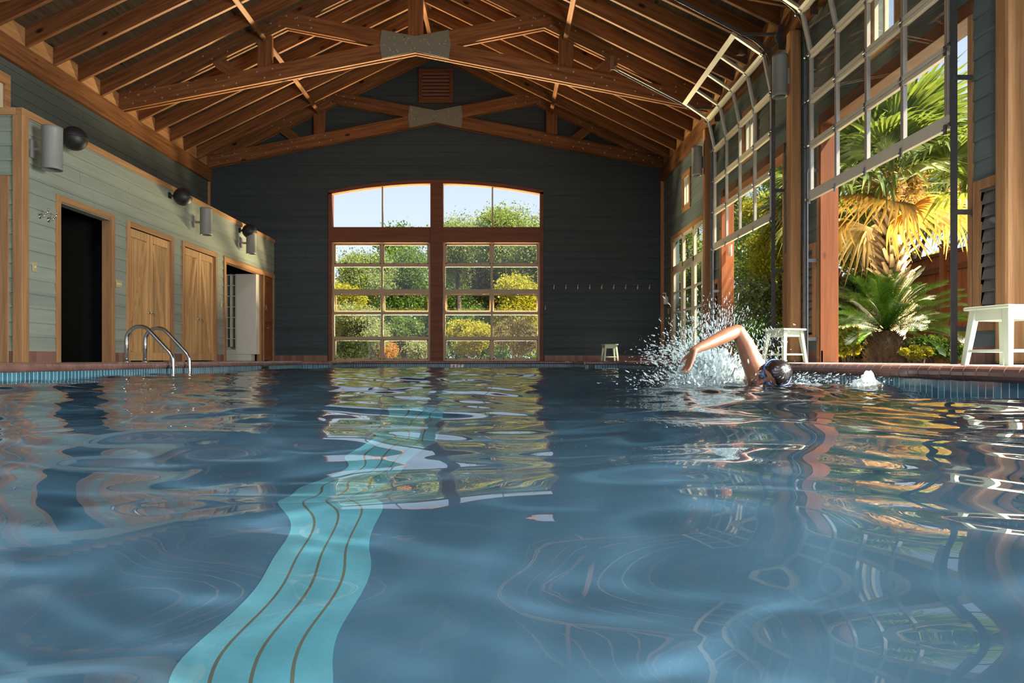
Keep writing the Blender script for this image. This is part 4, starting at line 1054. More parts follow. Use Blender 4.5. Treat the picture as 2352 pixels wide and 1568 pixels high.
# behind the far doors
shrub('dark grey-brown bush at the foot of the leftmost panes', 762, 862, 782, 19.3, 3200, .045, L_DARK, 21)
shrub('silvery grassy bush beside the dark bush, left glazed door', 835, 890, 742, 20.0, 2600, .04, L_SILV, 22, elong=5)
shrub('orange-leaved bush low behind the mullion of the left glazed door', 862, 914, 782, 20.4, 1800, .05, L_ORG, 23, nb=6)
shrub('mid green bush behind the right half of the left glazed door', 888, 975, 722, 21.5, 3600, .06, L_MID, 24)
shrub('grey-green low bush beside the centre post, left glazed door', 935, 1000, 776, 20.3, 2200, .05, L_SILV, 25)
shrub('bright yellow-green bush just right of the centre post', 1012, 1135, 722, 21.0, 5200, .06, L_YEL, 26, nb=12)
shrub('yellow bush in the upper right panes of the right glazed door', 1120, 1262, 612, 23.5, 7500, .08, L_YEL, 27, nb=16, rmin=.35, rmax=.7)
shrub('olive brown bush at the foot of the rightmost panes', 1125, 1258, 726, 19.6, 4200, .05, L_BRN, 28, nb=12)
shrub('yellow-leaved tree-like bush behind the leftmost panes', 745, 850, 605, 23.0, 5200, .065, L_YEL, 29, nb=12, rmin=.3, rmax=.6)
shrub('pale green bush filling the low gap of the leftmost panes', 752, 900, 690, 22.0, 5200, .06, L_SILV, 30, nb=12, rmin=.3, rmax=.55)
shrub('mid green bush behind the yellow bush at the centre post', 985, 1150, 690, 24.5, 4200, .08, L_MID, 31, nb=12, rmin=.4, rmax=.7)
tree('spreading green tree whose crown rises in the leftmost panes', 775, 905, 558, 700, 29, 6500*2, .085, L_HAZY, 41, rmin=.6, rmax=1.0)
tree('dark green tree behind the inner half of the left glazed door', 868, 1000, 560, 790, 33, 9000*2, .10, L_MID, 42, nb=18)
tree('faint tree whose top just shows under the second arched pane', 868, 960, 505, 600, 46, 2200, .16, L_MID, 43, nb=8, rmin=.7, rmax=1.3)
tree('tall tree crown rising into the arched pane right of the centre post', 1000, 1110, 486, 660, 36, 7500*2, .085, L_HAZY, 44)
tree('large tree crown with ragged top in the rightmost arched pane', 1080, 1215, 466, 640, 31, 9500*2, .085, L_HAZY, 45, nb=18, rmin=.7, rmax=1.3)
tree('tree at the right edge of the rightmost arched pane', 1190, 1300, 470, 700, 29, 6500*2, .085, L_HAZY, 46)
tree('dark evergreen tree behind the right glazed door', 1015, 1110, 560, 780, 42, 8000*2, .10, L_MID, 47, nb=18)
tree('olive tree behind the yellow bush of the right glazed door', 1090, 1200, 580, 760, 33, 7000, .13, L_BRN, 48)
for i, (a, b, c_, lab) in enumerate(((640, 780, 640, 'distant tree left of the glazed doors'), (740, 900, 625, 'distant tree low behind the leftmost panes'), (880, 1060, 600, 'distant tree filling the gap by the centre post'), (1040, 1200, 600, 'distant tree behind the right glazed door'), (1180, 1340, 600, 'distant tree right of the glazed doors'))):
    tree(lab, a, b, c_, 840, 55, 5200, .30, L_DARK, 50+i, nb=16, rmin=1.4, rmax=2.6)

hbl = [(-9+i*.55, 26+.3*math.sin(i*1.7), .25+.12*math.sin(i*2.3), .55, .5, .55) for i in range(36)]
plant('garden_hedge', 'long low green hedge closing the garden behind the shrubs of the far doors', 'hedge', (-1, 26, -.3), hbl, 9000, .085, L_MID, None, 90)
# right garden: tree wall beyond the fence
def rtree(label, x, y, h, w, n, size, mat, seed, trunk_r=.14, z0=.2, nb=14, group='trees along the right side of the garden'):
    r = random.Random(seed); bl = []
    for i in range(nb):
        rr = r.uniform(.28, .5)*w; bl.append((x+r.uniform(-.6, .6)*w, y+r.uniform(-.6, .6)*w, z0+rr*.6+(h-z0-rr)*((i+.5)/nb), rr, rr, rr*.8))
    return plant('garden_tree', label, 'tree', (x, y, -.3), bl, n, size, mat, (max(.5, h*.35), trunk_r), seed, group, shell=.35)
T2 = ['dense dark tree farthest along the fence line', 'green tree seen through the french doors', 'dark tree behind the farther open door', 'mid green tree filling the farther open door', 'tree behind the palm trunk', 'sunlit yellow tree past the fence in the near opening', 'green tree at the near edge of the right garden']
for i, (x, y, h, w, mt) in enumerate(((9, 33, 6.5, 2.2, L_MID), (7.8, 27, 6.0, 2.0, L_HAZY), (8.6, 22.5, 6.5, 2.0, L_MID), (7.6, 18.6, 5.6, 1.7, L_HAZY), (9.8, 16.5, 6.0, 1.8, L_YEL), (10.4, 13.2, 4.2, 1.5, L_YEL), (11.5, 10.0, 5.5, 1.9, L_MID))):
    rtree(T2[i], x, y, h, w, 8000, .10, mt, 60+i)
rtree('weeping dark green tree close behind the red jamb of the near opening', 7.05, 13.3, 3.1, .62, 6500, .05, L_DARK, 71, .06, .1, 12)
rtree('small leafy tree behind the second sago palm', 6.6, 16.2, 4.0, 1.0, 9000, .05, L_YEL, 72, .08, .1, 12)
rtree('broad tree behind the french doors', 6.3, 21.5, 4.4, 1.3, 9000, .06, L_HAZY, 73, .08, .1, 12)
def gshrub(label, px0, px1, py0, Y, n, size, mat, seed, **kw): return shrub(label, px0, px1, py0, Y, n, size, mat, seed, group='shrubs in the right garden', **kw)
gshrub('bright yellow-green shrub beside the red jamb of the near opening', 1912, 1998, 748, 9.6, 2600, .045, L_YEL, 81, rmin=.08, rmax=.17)
gshrub('leafy green shrub under the right side of the big sago palm', 2085, 2215, 770, 9.2, 2600, .05, L_MID, 82, rmin=.08, rmax=.16)
gshrub('yellow-green shrub right of the sago trunk', 2065, 2140, 790, 8.9, 1300, .04, L_YEL, 83, rmin=.05, rmax=.1, nb=6)
gshrub('dark shrub behind the big sago palm', 1905, 2010, 690, 11.6, 3000, .05, L_DARK, 84, rmin=.15, rmax=.3)
gshrub('low green shrub at the foot of the farther open door', 1676, 1760, 790, 12.9, 1600, .05, L_MID, 85, rmin=.06, rmax=.14)
gshrub('grey-green shrub behind the second sago palm', 1668, 1800, 610, 16.0, 3600, .06, L_SILV, 86, rmin=.2, rmax=.4)

# fence
fo = thing('board_fence', 'red-brown board fence with capped posts behind the palm', 'fence', (8.0, 12.5, -.3))
m = MB(); y = 9.0
while y < 16.5: m.box(8.0, 8.025, y, y+.135, -.3, 1.93); y += .145
m.build('boards', M_FENCE, fo, bevel=.002)
m = MB(); m.box(7.96, 8.08, 9.0, 16.5, 1.93, 1.985); m.box(7.95, 8.0, 9.0, 16.5, 1.62, 1.72); m.box(7.96, 8.0, 9.0, 16.5, .2, .3); m.build('rails', M_REDX, fo)
for y in (9.7, 11.0, 12.3, 13.6, 14.9, 16.2):
    m = MB(); m.box(7.9, 8.02, y-.06, y+.06, -.3, 2.12); m.box(7.88, 8.04, y-.08, y+.08, 2.07, 2.10); m.ball((7.96, y, 2.16), .05, 10, 8); m.build('post', M_FENCE, fo)

# palms
def fan_mesh(name, rs, petiole, blade, nleaf, spread, dry, mats):
    V = []; Fc = []; mi = []
    def quad(a, b, c_, d_, m_): k = len(V); V.extend([a, b, c_, d_]); Fc.append((k, k+1, k+2, k+3)); mi.append(m_)
    # petiole along +X, a slight arch
    P = [Vector((petiole*t, 0, .10*petiole*math.sin(t*2.2))) for t in (0, .33, .66, 1)]
    for a, b in zip(P, P[1:]):
        for s in (-1, 1): quad(a+Vector((0, s*.016, 0)), b+Vector((0, s*.010, 0)), b+Vector((0, 0, -.012)), a+Vector((0, 0, -.018)), 1)
        quad(a+Vector((0, -.016, 0)), a+Vector((0, .016, 0)), b+Vector((0, .010, 0)), b+Vector((0, -.010, 0)), 1)
    c = P[-1]
    for i in range(nleaf):
        t = (i+.5)/nleaf*2-1; ang = t*spread; L = blade*(1-.30*abs(t)**2)*rs.uniform(.88, 1.08)
        prev = None; w0 = blade*spread/nleaf*1.15; dr = rs.uniform(.22, .55)*(1.4 if dry else 1); segs = 6
        for j in range(segs+1):
            u = j/segs; r_ = L*u; w = w0*(min(1, u*2.6)*(1-max(0, (u-.45)/.55)**1.3))*.55+.002
            z = .12*blade*math.sin(u*1.6)*(1-abs(t)*.5)-dr*blade*max(0, u-.42)**1.7*2.2
            x_ = math.cos(ang)*r_; y_ = math.sin(ang)*r_; p = c+Vector((x_, y_, z)); sd = Vector((-math.sin(ang), math.cos(ang), 0))*w
            cur = (p-sd+Vector((0, 0, w*.5)), p, p+sd+Vector((0, 0, w*.5)))
            if prev: quad(prev[0], prev[1], cur[1], cur[0], 0); quad(prev[1], prev[2], cur[2], cur[1], 0)
            prev = cur
    me = bpy.data.meshes.new(name); me.from_pydata([tuple(p) for p in V], [], Fc); 
    for m_ in mats: me.materials.append(m_)
    me.polygons.foreach_set('material_index', mi); me.update(); return me
def fan_palm(label, loc, h, crown_r, nfr, ndry, seed, trunk_r=.17, scale=1.0, drooplow=True):
    o = thing('fan_palm', label, 'palm tree', loc); rs = random.Random(seed); L = Vector(loc)
    m = MB(); m.tube([(L.x, L.y, L.z), (L.x+.02, L.y, L.z+h*.5), (L.x, L.y, L.z+h)], [trunk_r*1.05, trunk_r, trunk_r*.9], 14); m.build('trunk', M_BARK, o)
    m = MB(); n_ = int(h*1.0/.05)
    k = 0; zz = L.z+h*.25
    while zz < L.z+h+.12:
        for q in range(9):
            a = 2*math.pi*q/9+k*.35+rs.uniform(-.22, .22); dr = Vector((math.cos(a), math.sin(a), 0)); sd = Vector((-math.sin(a), math.cos(a), 0)); b = Vector((L.x, L.y, zz+rs.uniform(-.02, .02)))+dr*trunk_r*.8
            ln = rs.uniform(.11, .25)*scale; w = rs.uniform(.045, .075)*scale; out = rs.uniform(.45, 1.15)
            t_ = b+dr*ln*out+Vector((0, 0, ln*.8)); nrm = (dr*.8-Vector((0, 0, .55)))*.035
            v_ = [b-sd*w, b+sd*w, b+sd*w*.6-nrm, b-sd*w*.6-nrm, t_-sd*w*.32, t_+sd*w*.32, t_+sd*w*.25-nrm*.6, t_-sd*w*.25-nrm*.6]
            v_[2] = b+sd*w*.6+nrm; v_[3] = b-sd*w*.6+nrm; v_[6] = t_+sd*w*.25+nrm*.6; v_[7] = t_-sd*w*.25+nrm*.6
            m.add(v_, [(0, 1, 5, 4), (1, 2, 6, 5), (2, 3, 7, 6), (3, 0, 4, 7), (4, 5, 6, 7)])
        zz += .085*scale; k += 1
    m.build('leaf_bases', M_BOOT, o)
    me = [fan_mesh('frond', rs, crown_r*.48, crown_r*.62, 30, 1.75, False, [L_PALM, L_PALM]) for _ in range(3)]
    md = [fan_mesh('dry_frond', rs, crown_r*.40, crown_r*.55, 22, 1.3, True, [L_PALMY, L_PALMY]) for _ in range(2)]
    top = Vector((0, 0, h+.05))
    for i in range(nfr):
        f = bpy.data.objects.new('frond', me[i % 3]); COL.objects.link(f); f.parent = o; t = (i+.5)/nfr
        f.location = top+Vector((0, 0, -.12+.18*(1-t))); el = math.radians(78-98*t+rs.uniform(-9, 9)); az = i*2.3999+rs.uniform(-.2, .2)
        f.rotation_euler = (rs.uniform(-.5, .5), -el, az); s_ = rs.uniform(.85, 1.1); f.scale = (s_, s_, s_)
    for i in range(ndry):
        f = bpy.data.objects.new('dry_frond', md[i % 2]); COL.objects.link(f); f.parent = o; f['label'] = 'dry yellow frond'
        f.location = top+Vector((0, 0, -.18)); el = math.radians(rs.uniform(-34, 8)); az = i*2.3999+rs.uniform(-.3, .3)
        f.rotation_euler = (rs.uniform(-.9, .9), -el, az); s_ = rs.uniform(.8, 1.05); f.scale = (s_, s_, s_)
    # flower stalks
    V, Fc = leaves_np(np.random.RandomState(seed), [(.35*math.cos(a), .35*math.sin(a), h-.05, .16, .16, .30) for a in (3.3, 4.2, 5.2)], 1600, .022*scale, .2, 4, .5)
    np_mesh('flower_stalk', V, Fc, L_PALMY, False, o)
    return o
fan_palm('tall fan palm with a boot-covered trunk in the near open doorway', (6.0, 10.5, -.3), 2.95, 1.75, 32, 8, 5, .16)
fan_palm('second fan palm whose fronds hang in the top of the farther open door', (6.9, 14.9, -.3), 3.6, 1.55, 24, 8, 6, .14)
fan_palm('third fan palm right of the boot-covered palm, mostly fronds', (8.9, 11.4, -.3), 3.3, 1.9, 22, 10, 8, .15)

def sago_frond_mesh(rs, L, rise, droop):
    V = []; Fc = []
    def quad(a, b, c_, d_): k = len(V); V.extend([a, b, c_, d_]); Fc.append((k, k+1, k+2, k+3))
    def P(u): return Vector((L*(math.sin(u*1.15)/math.sin(1.15)), 0, rise*u-droop*u*u))
    n_ = 46; prev = None
    for i in range(13):
        p = P(i/12); w = .010*(1-.8*i/12)
        if prev: quad(prev[0]+Vector((0, -prev[1], 0)), prev[0]+Vector((0, prev[1], 0)), p+Vector((0, w, 0)), p+Vector((0, -w, 0)))
        prev = (p, w)
    for i in range(n_):
        u = .10+.90*i/n_; p = P(u); t = (P(min(1, u+.01))-P(u-.01)).normalized(); up = Vector((-t.z, 0, t.x))
        ll = L*.165*math.sin(math.pi*(.12+.80*u))**.6*rs.uniform(.92, 1.08)
        for s in (-1, 1):
            d = (t*.75+Vector((0, s, 0))*.85+up*.42).normalized(); q = p+d*ll+Vector((0, 0, -ll*.08)); wv = t*.0045
            quad(p-wv, p+wv, p.lerp(q, .6)+wv*.9, p.lerp(q, .6)-wv*.9); quad(p.lerp(q, .6)-wv*.9, p.lerp(q, .6)+wv*.9, q, q)
    me = bpy.data.meshes.new('frond'); Fc2 = [f if V[f[2]] != V[f[3]] else f[:3] for f in Fc]; me.from_pydata([tuple(p) for p in V], [], Fc2); me.materials.append(L_SAGO); me.update(); return me
def sago(label, loc, th, tr, L, nfr, seed):
    o = thing('sago_palm', label, 'palm', loc); rs = random.Random(seed); Lc = Vector(loc)
    m = MB(); m.ball((Lc.x, Lc.y, Lc.z+th*.5), (tr, tr, th*.58), 18, 12)
    for k in range(420):
        z = rs.uniform(0, 1.04); a = rs.uniform(0, 2*math.pi); rr = tr*math.sqrt(max(.05, 1-((z-.5)/.58)**2)); dr = Vector((math.cos(a), math.sin(a), 0)); sd = Vector((-math.sin(a), math.cos(a), 0)); b = Vector((Lc.x, Lc.y, Lc.z+th*z))+dr*rr*.93
        t_ = b+dr*.055+Vector((0, 0, .05)); w = .02; m.add([b-sd*w, b+sd*w, b-Vector((0, 0, .03)), t_], [(0, 1, 3), (1, 2, 3), (2, 0, 3)])
    m.build('trunk', M_SAGOT, o)
    me = [sago_frond_mesh(rs, L*q, r_, d_) for q, r_, d_ in ((1, .25, .32), (1.05, .18, .22), (.95, .3, .42), (1, .1, .3))]
    for i in range(nfr):
        t = (i+.5)/nfr; f = bpy.data.objects.new('frond', me[i % 4]); COL.objects.link(f); f.parent = o
        f.location = (0, 0, th*1.02+.03); el = math.radians(80-88*t**.9+rs.uniform(-6, 6)); f.rotation_euler = (rs.uniform(-.35, .35), -el, i*2.3999+rs.uniform(-.15, .15)); s_ = (.80+.26*t)*rs.uniform(.93, 1.06); f.scale = (s_, s_, s_)
    return o
sago('large sago palm with a shaggy brown trunk filling the near open doorway', (5.36, 9.55, -.22), .62, .27, 1.04, 95, 3)
sago('smaller sago palm low in the farther open door', (5.35, 14.3, -.3), .55, .22, .80, 48, 4)
sago('dark sago palm outside the french doors', (5.6, 18.6, -.3), .6, .22, .8, 36, 9)

# ------------------------------------------------------------------ the swimmer
M_SKIN, n, o_ = nmat('wet_skin')
ns = noise(n, mapping(n), 9, 4)
sc_ = ramp(n, ns, [(.3, (.27, .105, .050)), (.7, (.36, .150, .078))])
pk = bsdf(n, o_, sc_, .42, 0, ns, .15, .003, .6); pk.inputs['Subsurface Weight'].default_value = .08; pk.inputs['Subsurface Radius'].default_value = (.02, .008, .004); pk.inputs['Coat Weight'].default_value = .10; pk.inputs['Coat Roughness'].default_value = .08
M_HAIR = simple('wet_dark_hair', (.018, .011, .008), .28, var=.5, scale=60, spec=.7, bstr=.5)
M_GOG = simple('blue_goggles', (.03, .14, .42), .2, spec=.8)
M_LENS = simple('goggle_lens', (.06, .14, .22), .05, spec=1.0)
M_LIP = simple('lips', (.36, .09, .07), .35)
M_TRUNK = simple('dark_swimwear', (.015, .02, .05), .6)
HC = Vector((1.700, 4.27, -.055))                     # head centre
sw = thing('person', 'swimmer doing front crawl with one bent arm raised, dark hair and blue goggles', 'person', (1.62, 4.9, -.2))
b = MB()
def limb(pts, seg=14):
    P = [Vector(p[:3]) for p in pts]; r = [p[3] for p in pts]; q = []; rr = []
    for i in range(len(P)-1):
        for j in range(6): t_ = j/6; q.append(P[i].lerp(P[i+1], t_)); rr.append(r[i]*(1-t_)+r[i+1]*t_)
    q.append(P[-1]); rr.append(r[-1]); b.tube(q, rr, seg); b.ball(P[0], r[0], 14, 10); b.ball(P[-1], r[-1], 14, 10)
# torso, rolled with the right shoulder up; head end towards the camera
def P4(px, py, Y, r): v_ = at(px, py, Y); return (v_.x, v_.y, v_.z, r)
SH = at(1741, 862, 4.42)
b.ball((1.70, 4.66, -.20), (.150, .20, .105), 24, 16, Matrix.Rotation(.35, 4, 'Y'))
b.ball((1.69, 4.86, -.225), (.135, .22, .095), 24, 16, Matrix.Rotation(.30, 4, 'Y'))
b.ball((1.68, 5.08, -.24), (.120, .18, .090), 24, 16, Matrix.Rotation(.2, 4, 'Y'))
b.ball((1.68, 5.26, -.245), (.135, .15, .095), 24, 16)
limb([(SH.x+.02, SH.y+.06, SH.z-.02, .066), (1.68, 4.62, -.15, .085)])        # shoulder cap into the back
limb([(1.71, 4.40, -.115, .058), (1.71, 4.55, -.16, .068)])                    # neck
# right arm, bent high
limb([(SH.x, SH.y, SH.z, .076), P4(1726, 826, 4.42, .066), P4(1711, 790, 4.42, .056), P4(1696, 762, 4.42, .046)])
limb([P4(1692, 760, 4.42, .043), P4(1664, 772, 4.38, .046), P4(1630, 788, 4.33, .038), P4(1603, 800, 4.29, .028), P4(1594, 805, 4.28, .026)])
# palm and five fingers, drooping towards the water
W0 = at(1594, 805, 4.28); pal = at(1585, 829, 4.27)
wd = (pal-W0).normalized(); side = Vector((.25, -.95, .12)).normalized(); side = (side-wd*side.dot(wd)).normalized(); nrm = wd.cross(side)
for q in (-.024, -.008, .008, .024): b.tube([W0+side*q*.7, W0+wd*.03+side*q, pal+wd*.015+side*q*1.25], [.015, .0155, .012], 10); b.ball(pal+wd*.015+side*q*1.25, .012, 10, 8)
for q, L, bend in ((-.030, .058, .55), (-.010, .072, .40), (.011, .076, .38), (.031, .066, .45)):
    p0 = pal+wd*.012+side*q; d0 = (wd+side*q*5).normalized(); p1 = p0+d0*L*.45; d1 = (d0+nrm*bend*.6).normalized(); p2 = p1+d1*L*.32; d2 = (d1+nrm*bend).normalized(); p3 = p2+d2*L*.25
    b.tube([p0, p1, p2, p3], [.0105, .0098, .0088, .0072], 10); b.ball(p3, .0072, 8, 6)
p0 = W0+wd*.02-side*.024; p1 = p0+(wd*.6-side*.9+nrm*.2).normalized()*.036; p2 = p1+(wd*.9-side*.35+nrm*.3).normalized()*.028; p3 = p2+(wd-side*.1+nrm*.3).normalized()*.02
b.tube([p0, p1, p2, p3], [.015, .0125, .0105, .0085], 10); b.ball(p3, .0085, 8, 6)
# left arm reaching forward under water, legs trailing
limb([(1.86, 4.62, -.27, .060), (1.93, 4.38, -.36, .048), (1.93, 4.22, -.42, .040), (1.90, 4.02, -.47, .036), (1.88, 3.88, -.50, .026)])
for q in (-.026, -.009, .009, .026): limb([(1.88+q, 3.88, -.50, .012), (1.878+q*1.3, 3.80, -.51, .012), (1.876+q*1.5, 3.74+abs(q)*.4, -.515, .009)], 8)
limb([(1.91, 3.87, -.50, .013), (1.935, 3.83, -.50, .010)], 8)
limb([(1.745, 5.28, -.25, .078), (1.75, 5.55, -.27, .066), (1.75, 5.72, -.30, .050), (1.75, 5.95, -.27, .046), (1.75, 6.13, -.25, .030), (1.75, 6.24, -.28, .022), (1.75, 6.33, -.31, .014)])
limb([(1.615, 5.28, -.25, .078), (1.61, 5.55, -.24, .066), (1.61, 5.72, -.235, .050), (1.605, 5.95, -.20, .046), (1.60, 6.12, -.165, .030), (1.60, 6.22, -.16, .022), (1.60, 6.31, -.18, .014)])
# head: skull, face turned towards picture-left and a little to the lens
fd = Vector((-.80, -.46, -.38)).normalized()          # where the face looks
up = Vector((.10, -1.0, .34)); up = (up-fd*up.dot(fd)).normalized(); rt = fd.cross(up)
HM = Matrix((fd, rt, up)).transposed().to_4x4()        # local x forward, y sideways, z crown
def H(x, y, z): return HC+(HM @ Vector((x, y, z)))
b.ball(HC, (.098, .078, .098), 26, 18, HM)
b.ball(H(.030, 0, -.055), (.062, .058, .068), 20, 14, HM)     # jaw
b.ball(H(.060, 0, -.095), (.026, .028, .020), 12, 8, HM)      # chin
b.tube([H(.085, 0, .012), H(.108, 0, -.022), H(.114, 0, -.032)], [.009, .012, .013], 10); b.ball(H(.112, 0, -.034), .0145, 10, 8)   # nose
for s in (-1, 1):
    b.ball(H(.103, s*.011, -.037), .008, 8, 6); b.ball(H(.070, s*.036, -.030), (.022, .022, .018), 10, 8, HM)
    b.ball(H(-.004, s*.080, -.012), (.018, .008, .030), 12, 8, HM); b.ball(H(.004, s*.083, -.030), (.010, .006, .012), 10, 6, HM)
    b.ball(H(.078, s*.030, .020), (.016, .028, .008), 10, 8, HM)
body = b.build('body', M_SKIN, sw, smooth=True)
rm = body.modifiers.new('union', 'REMESH'); rm.mode = 'VOXEL'; rm.voxel_size = .0052; rm.use_smooth_shade = True
sm = body.modifiers.new('soften', 'SMOOTH'); sm.factor = .6; sm.iterations = 7
# hair: a cap that follows the skull, combed into wet locks
hb = MB(); nu, nv = 60, 40; vs_ = []; rs = random.Random(4)
for j in range(nv+1):
    ph = math.pi*j/nv
    for i in range(nu):
        a = 2*math.pi*i/nu; d = Vector((math.sin(ph)*math.cos(a), math.sin(ph)*math.sin(a), math.cos(ph)))
        lock = (.0030*math.sin(a*19+5*math.sin(ph*4))+.002*math.sin(a*33+ph*13))*math.sin(ph)+.0012*math.sin(d.x*60+d.y*35)
        front = d.x*.9-d.z*.55; r_ = 1.075+lock*9 if front < .42 else .90
        if d.z < -.45: r_ = min(r_, .88 if d.x > -.2 else 1.0)
        if abs(d.y) > .72 and d.x > -.25 and d.z < .18: r_ = .90
        p = Vector((d.x*.098, d.y*.080, d.z*.098+.002))*r_; vs_.append(HC+(HM @ p))
fs_ = [(j*nu+i, j*nu+(i+1) % nu, (j+1)*nu+(i+1) % nu, (j+1)*nu+i) for j in range(nv) for i in range(nu)]
hb.add(vs_, fs_)
for k in range(70):      # loose wet locks at the fringe and nape
    a = rs.uniform(0, 2*math.pi); z0_ = rs.uniform(.0, .8); r0 = math.sqrt(1-z0_*z0_); p0 = Vector((math.cos(a)*r0*.100, math.sin(a)*r0*.082, z0_*.100))
    if p0.x > .06: continue
    p1 = p0*1.06+Vector((.004, 0, -.022)); p2 = p0*1.05+Vector((.010, 0, -.045)); hb.tube([HC+(HM @ q) for q in (p0, p1, p2)], [.006, .005, .001], 5)
hb.build('hair', M_HAIR, sw, smooth=True)
g = MB()
for z_ in (.012, .020): 
    g.tube([H(.086*math.cos(a)+.002, .088*math.sin(a), z_+.012*(1-math.cos(a))) for a in [math.pi*(.20+1.6*i/30) for i in range(31)]], .0048, 6)
g.tube([H(.100, -.012, .004), H(.104, 0, .006), H(.100, .012, .004)], .004, 6)
g.build('goggle_strap', M_GOG, sw, smooth=True)
for s in (-1, 1):
    g = MB(); g.ball(H(.086, s*.034, .002), (.016, .026, .018), 16, 10, HM); g.build('goggle_lens', M_LENS, sw, smooth=True)
    g = MB(); g.tube([H(.090+.006*math.cos(a)*0, s*.034+.026*math.cos(a), .002+.019*math.sin(a)) for a in [2*math.pi*i/20 for i in range(21)]], .0035, 6, False); g.build('goggle_rim', M_GOG, sw, smooth=True)
    g = MB(); g.tube([H(.092, s*.014, .028), H(.094, s*.032, .034), H(.082, s*.054, .030)], [.003, .004, .002], 6); g.build('eyebrow', M_HAIR, sw)
g = MB(); g.ball(H(.090, 0, -.062), (.011, .022, .006), 14, 8, HM); g.ball(H(.087, 0, -.073), (.011, .019, .006), 14, 8, HM); g.build('lips', M_LIP, sw, smooth=True)
g = MB(); g.ball((1.68, 5.26, -.245), (.140, .155, .100), 24, 16); g.build('swim_trunks', M_TRUNK, sw, smooth=True)

# ------------------------------------------------------------------ splash
M_SPL, n, o_ = nmat('splash_water')
pg = N(n, 'ShaderNodeBsdfPrincipled'); pg.inputs['Base Color'].default_value = (.97, 1, 1, 1); pg.inputs['Roughness'].default_value = .06; pg.inputs['IOR'].default_value = 1.33; pg.inputs['Transmission Weight'].default_value = .75
tr = N(n, 'ShaderNodeBsdfTranslucent'); tr.inputs[0].default_value = (.88, .96, .97, 1)
mx = N(n, 'ShaderNodeMixShader'); mx.inputs[0].default_value = .82; n.links.new(pg.outputs[0], mx.inputs[1]); n.links.new(tr.outputs[0], mx.inputs[2]); n.links.new(mx.outputs[0], o_.inputs[0])
rs = np.random.RandomState(5)
ico_v, ico_f = [], []
t_ = (1+5**.5)/2
for a_, b_ in ((-1, t_), (1, t_), (-1, -t_), (1, -t_)): ico_v += [(a_, b_, 0)]
for a_, b_ in ((-1, t_), (1, t_), (-1, -t_), (1, -t_)): ico_v += [(0, a_, b_)]
for a_, b_ in ((t_, -1), (t_, 1), (-t_, -1), (-t_, 1)): ico_v += [(a_, 0, b_)]
ico_v = np.array(ico_v); ico_v = ico_v/np.linalg.norm(ico_v[0])
ico_f = np.array([(0,11,5),(0,5,1),(0,1,7),(0,7,10),(0,10,11),(1,5,9),(5,11,4),(11,10,2),(10,7,6),(7,1,8),(3,9,4),(3,4,2),(3,2,6),(3,6,8),(3,8,9),(4,9,5),(2,4,11),(6,2,10),(8,6,7),(9,8,1)])
def drops(C, D, r, el):
    """C centres, D directions, r radii, el elongation"""
    n_ = len(C); D = D/np.linalg.norm(D, axis=1)[:, None]; u = np.cross(D, rs.normal(size=(n_, 3))); u /= np.linalg.norm(u, axis=1)[:, None]; w = np.cross(D, u)
    V = C[:, None, :]+(ico_v[None, :, 0:1]*u[:, None, :]+ico_v[None, :, 1:2]*w[:, None, :])*r[:, None, None]+ico_v[None, :, 2:3]*D[:, None, :]*(r*el)[:, None, None]
    Fc = ico_f[None]+(np.arange(n_)*12)[:, None, None]; return V.reshape(-1, 3), Fc.reshape(-1, 3)
allV, allF = [], []; off = 0
def put(C, D, r, el):
    global off
    V, Fc = drops(C, D, r, el); allV.append(V); allF.append(Fc+off); off += len(V)
def cloud(n_, px, py, Y, spx, spy, sY, rmin, rmax, el, up_=1.0, out=0.6, ox=1640, oy=880):
    n_ = int(n_*1.7); rmin *= .7; rmax *= .78
    x = rs.normal(px, spx, n_); y = rs.normal(py, spy, n_); yy = rs.normal(Y, sY, n_); x_ = (x-1155)*yy/F; z_ = CAMZ-(y-825)*yy/F; k = z_ > WZ-.02
    C = np.stack([x_, yy, z_], 1)[k]; D = np.stack([(x-ox)/120*out, rs.normal(0, .3, n_), np.full(n_, up_)*(1-(y-oy)/-160*0)], 1)[k]+rs.normal(0, .25, (k.sum(), 3))
    r_ = rmin+(rmax-rmin)*rs.rand(k.sum())**3.5; put(C, D, r_, 1+rs.rand(k.sum())*el)
cloud(1500, 1615, 795, 4.95, 44, 38, .22, .0010, .0050, 6)            # spray behind the forearm
cloud(500, 1560, 815, 4.8, 30, 26, .2, .0012, .0070, 3, .6, 1.2)
cloud(160, 1500, 815, 4.7, 22, 16, .15, .0015, .0060, 3, .3, 1.5)
cloud(520, 1662, 738, 5.1, 36, 26, .2, .001, .0040, 8, 1.5)
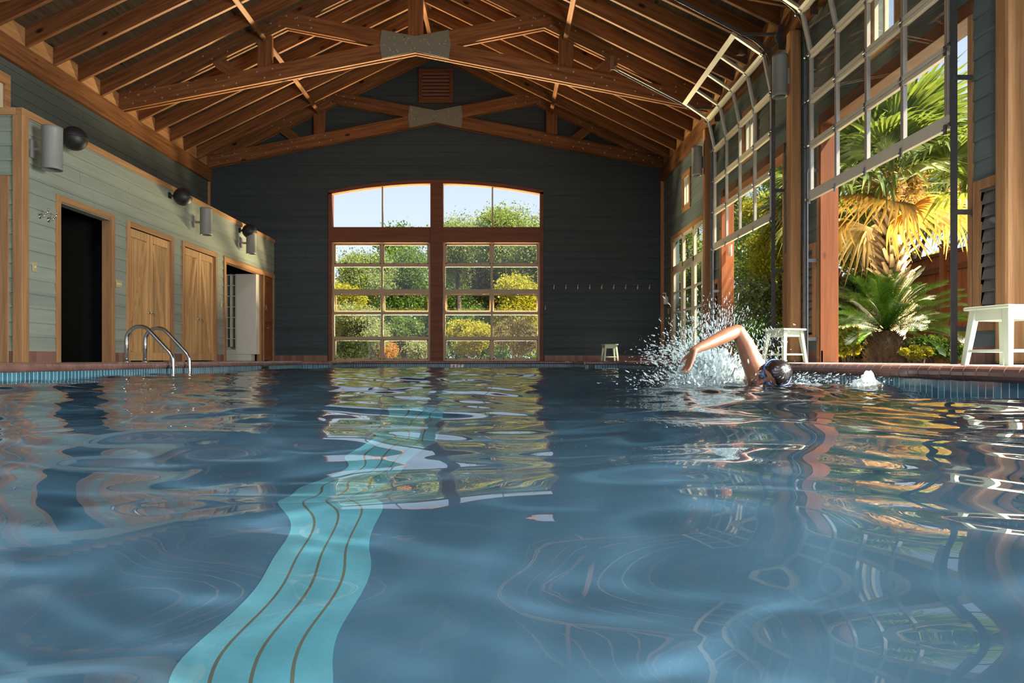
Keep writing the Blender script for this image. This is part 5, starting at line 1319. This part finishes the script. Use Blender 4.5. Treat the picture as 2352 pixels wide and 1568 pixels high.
cloud(260, 1755, 790, 4.85, 26, 26, .2, .001, .0048, 6, 1.0, -.4)
cloud(1300, 1660, 850, 4.85, 55, 26, .25, .0015, .0085, 4, 1.0)
cloud(700, 1600, 872, 4.6, 75, 12, .25, .0015, .0080, 4, .4)
cloud(260, 1850, 872, 4.5, 60, 8, .2, .0012, .0060, 4, .4)
cloud(160, 1985, 880, 4.25, 35, 8, .12, .0012, .0060, 3, .5)
spo = thing('water_splash', 'white splash of spray and foam thrown up around the swimmer', 'splash', (1.45, 4.9, WZ), kind='stuff')
V = np.vstack(allV)-np.array([1.45, 4.9, WZ]); np_mesh('droplets', V, np.vstack(allF), M_SPL, True, spo)
# torn sheets and a foaming mound
def sheet(name, f, nu, nv_, mat):
    V = np.array([f(i/(nu-1), j/(nv_-1)) for j in range(nv_) for i in range(nu)])-np.array([1.45, 4.9, WZ])
    i = (np.arange(nu-1)[None, :]+nu*np.arange(nv_-1)[:, None]).ravel(); return np_mesh(name, V, np.stack([i, i+1, i+1+nu, i+nu], 1), mat, True, spo)
from mathutils import noise as mnoise
def mound(cx, cy, rx, ry, h, rough, seed):
    def f(u, v_):
        a = 2*math.pi*u; r_ = v_; x = cx+rx*r_*math.cos(a); y = cy+ry*r_*math.sin(a)
        nz_ = mnoise.fractal(Vector((x*9+seed, y*9, seed)), .8, 2.2, 5)+.6*abs(mnoise.noise(Vector((x*34, y*34, seed*3))))
        z = h*max(0, 1-r_*r_)**1.2*(1+rough*nz_)-.012*r_; e_ = .12*rough*mnoise.noise(Vector((x*16, y*16, 5+seed)))
        return (x+e_*r_, y+e_*.6, WZ+z)
    return f
sheet('foam_mound', mound(1.50, 4.95, .30, .50, .20, .9, 1.0), 90, 60, M_SPL)
sheet('foam_mound', mound(1.42, 4.72, .30, .35, .09, 1.4, 4.0), 90, 50, M_SPL)
sheet('foam_mound', mound(1.95, 4.45, .30, .12, .035, 1.2, 7.0), 80, 30, M_SPL)
sheet('foam_mound', mound(2.28, 4.28, .10, .10, .075, 1.0, 9.0), 50, 30, M_SPL)
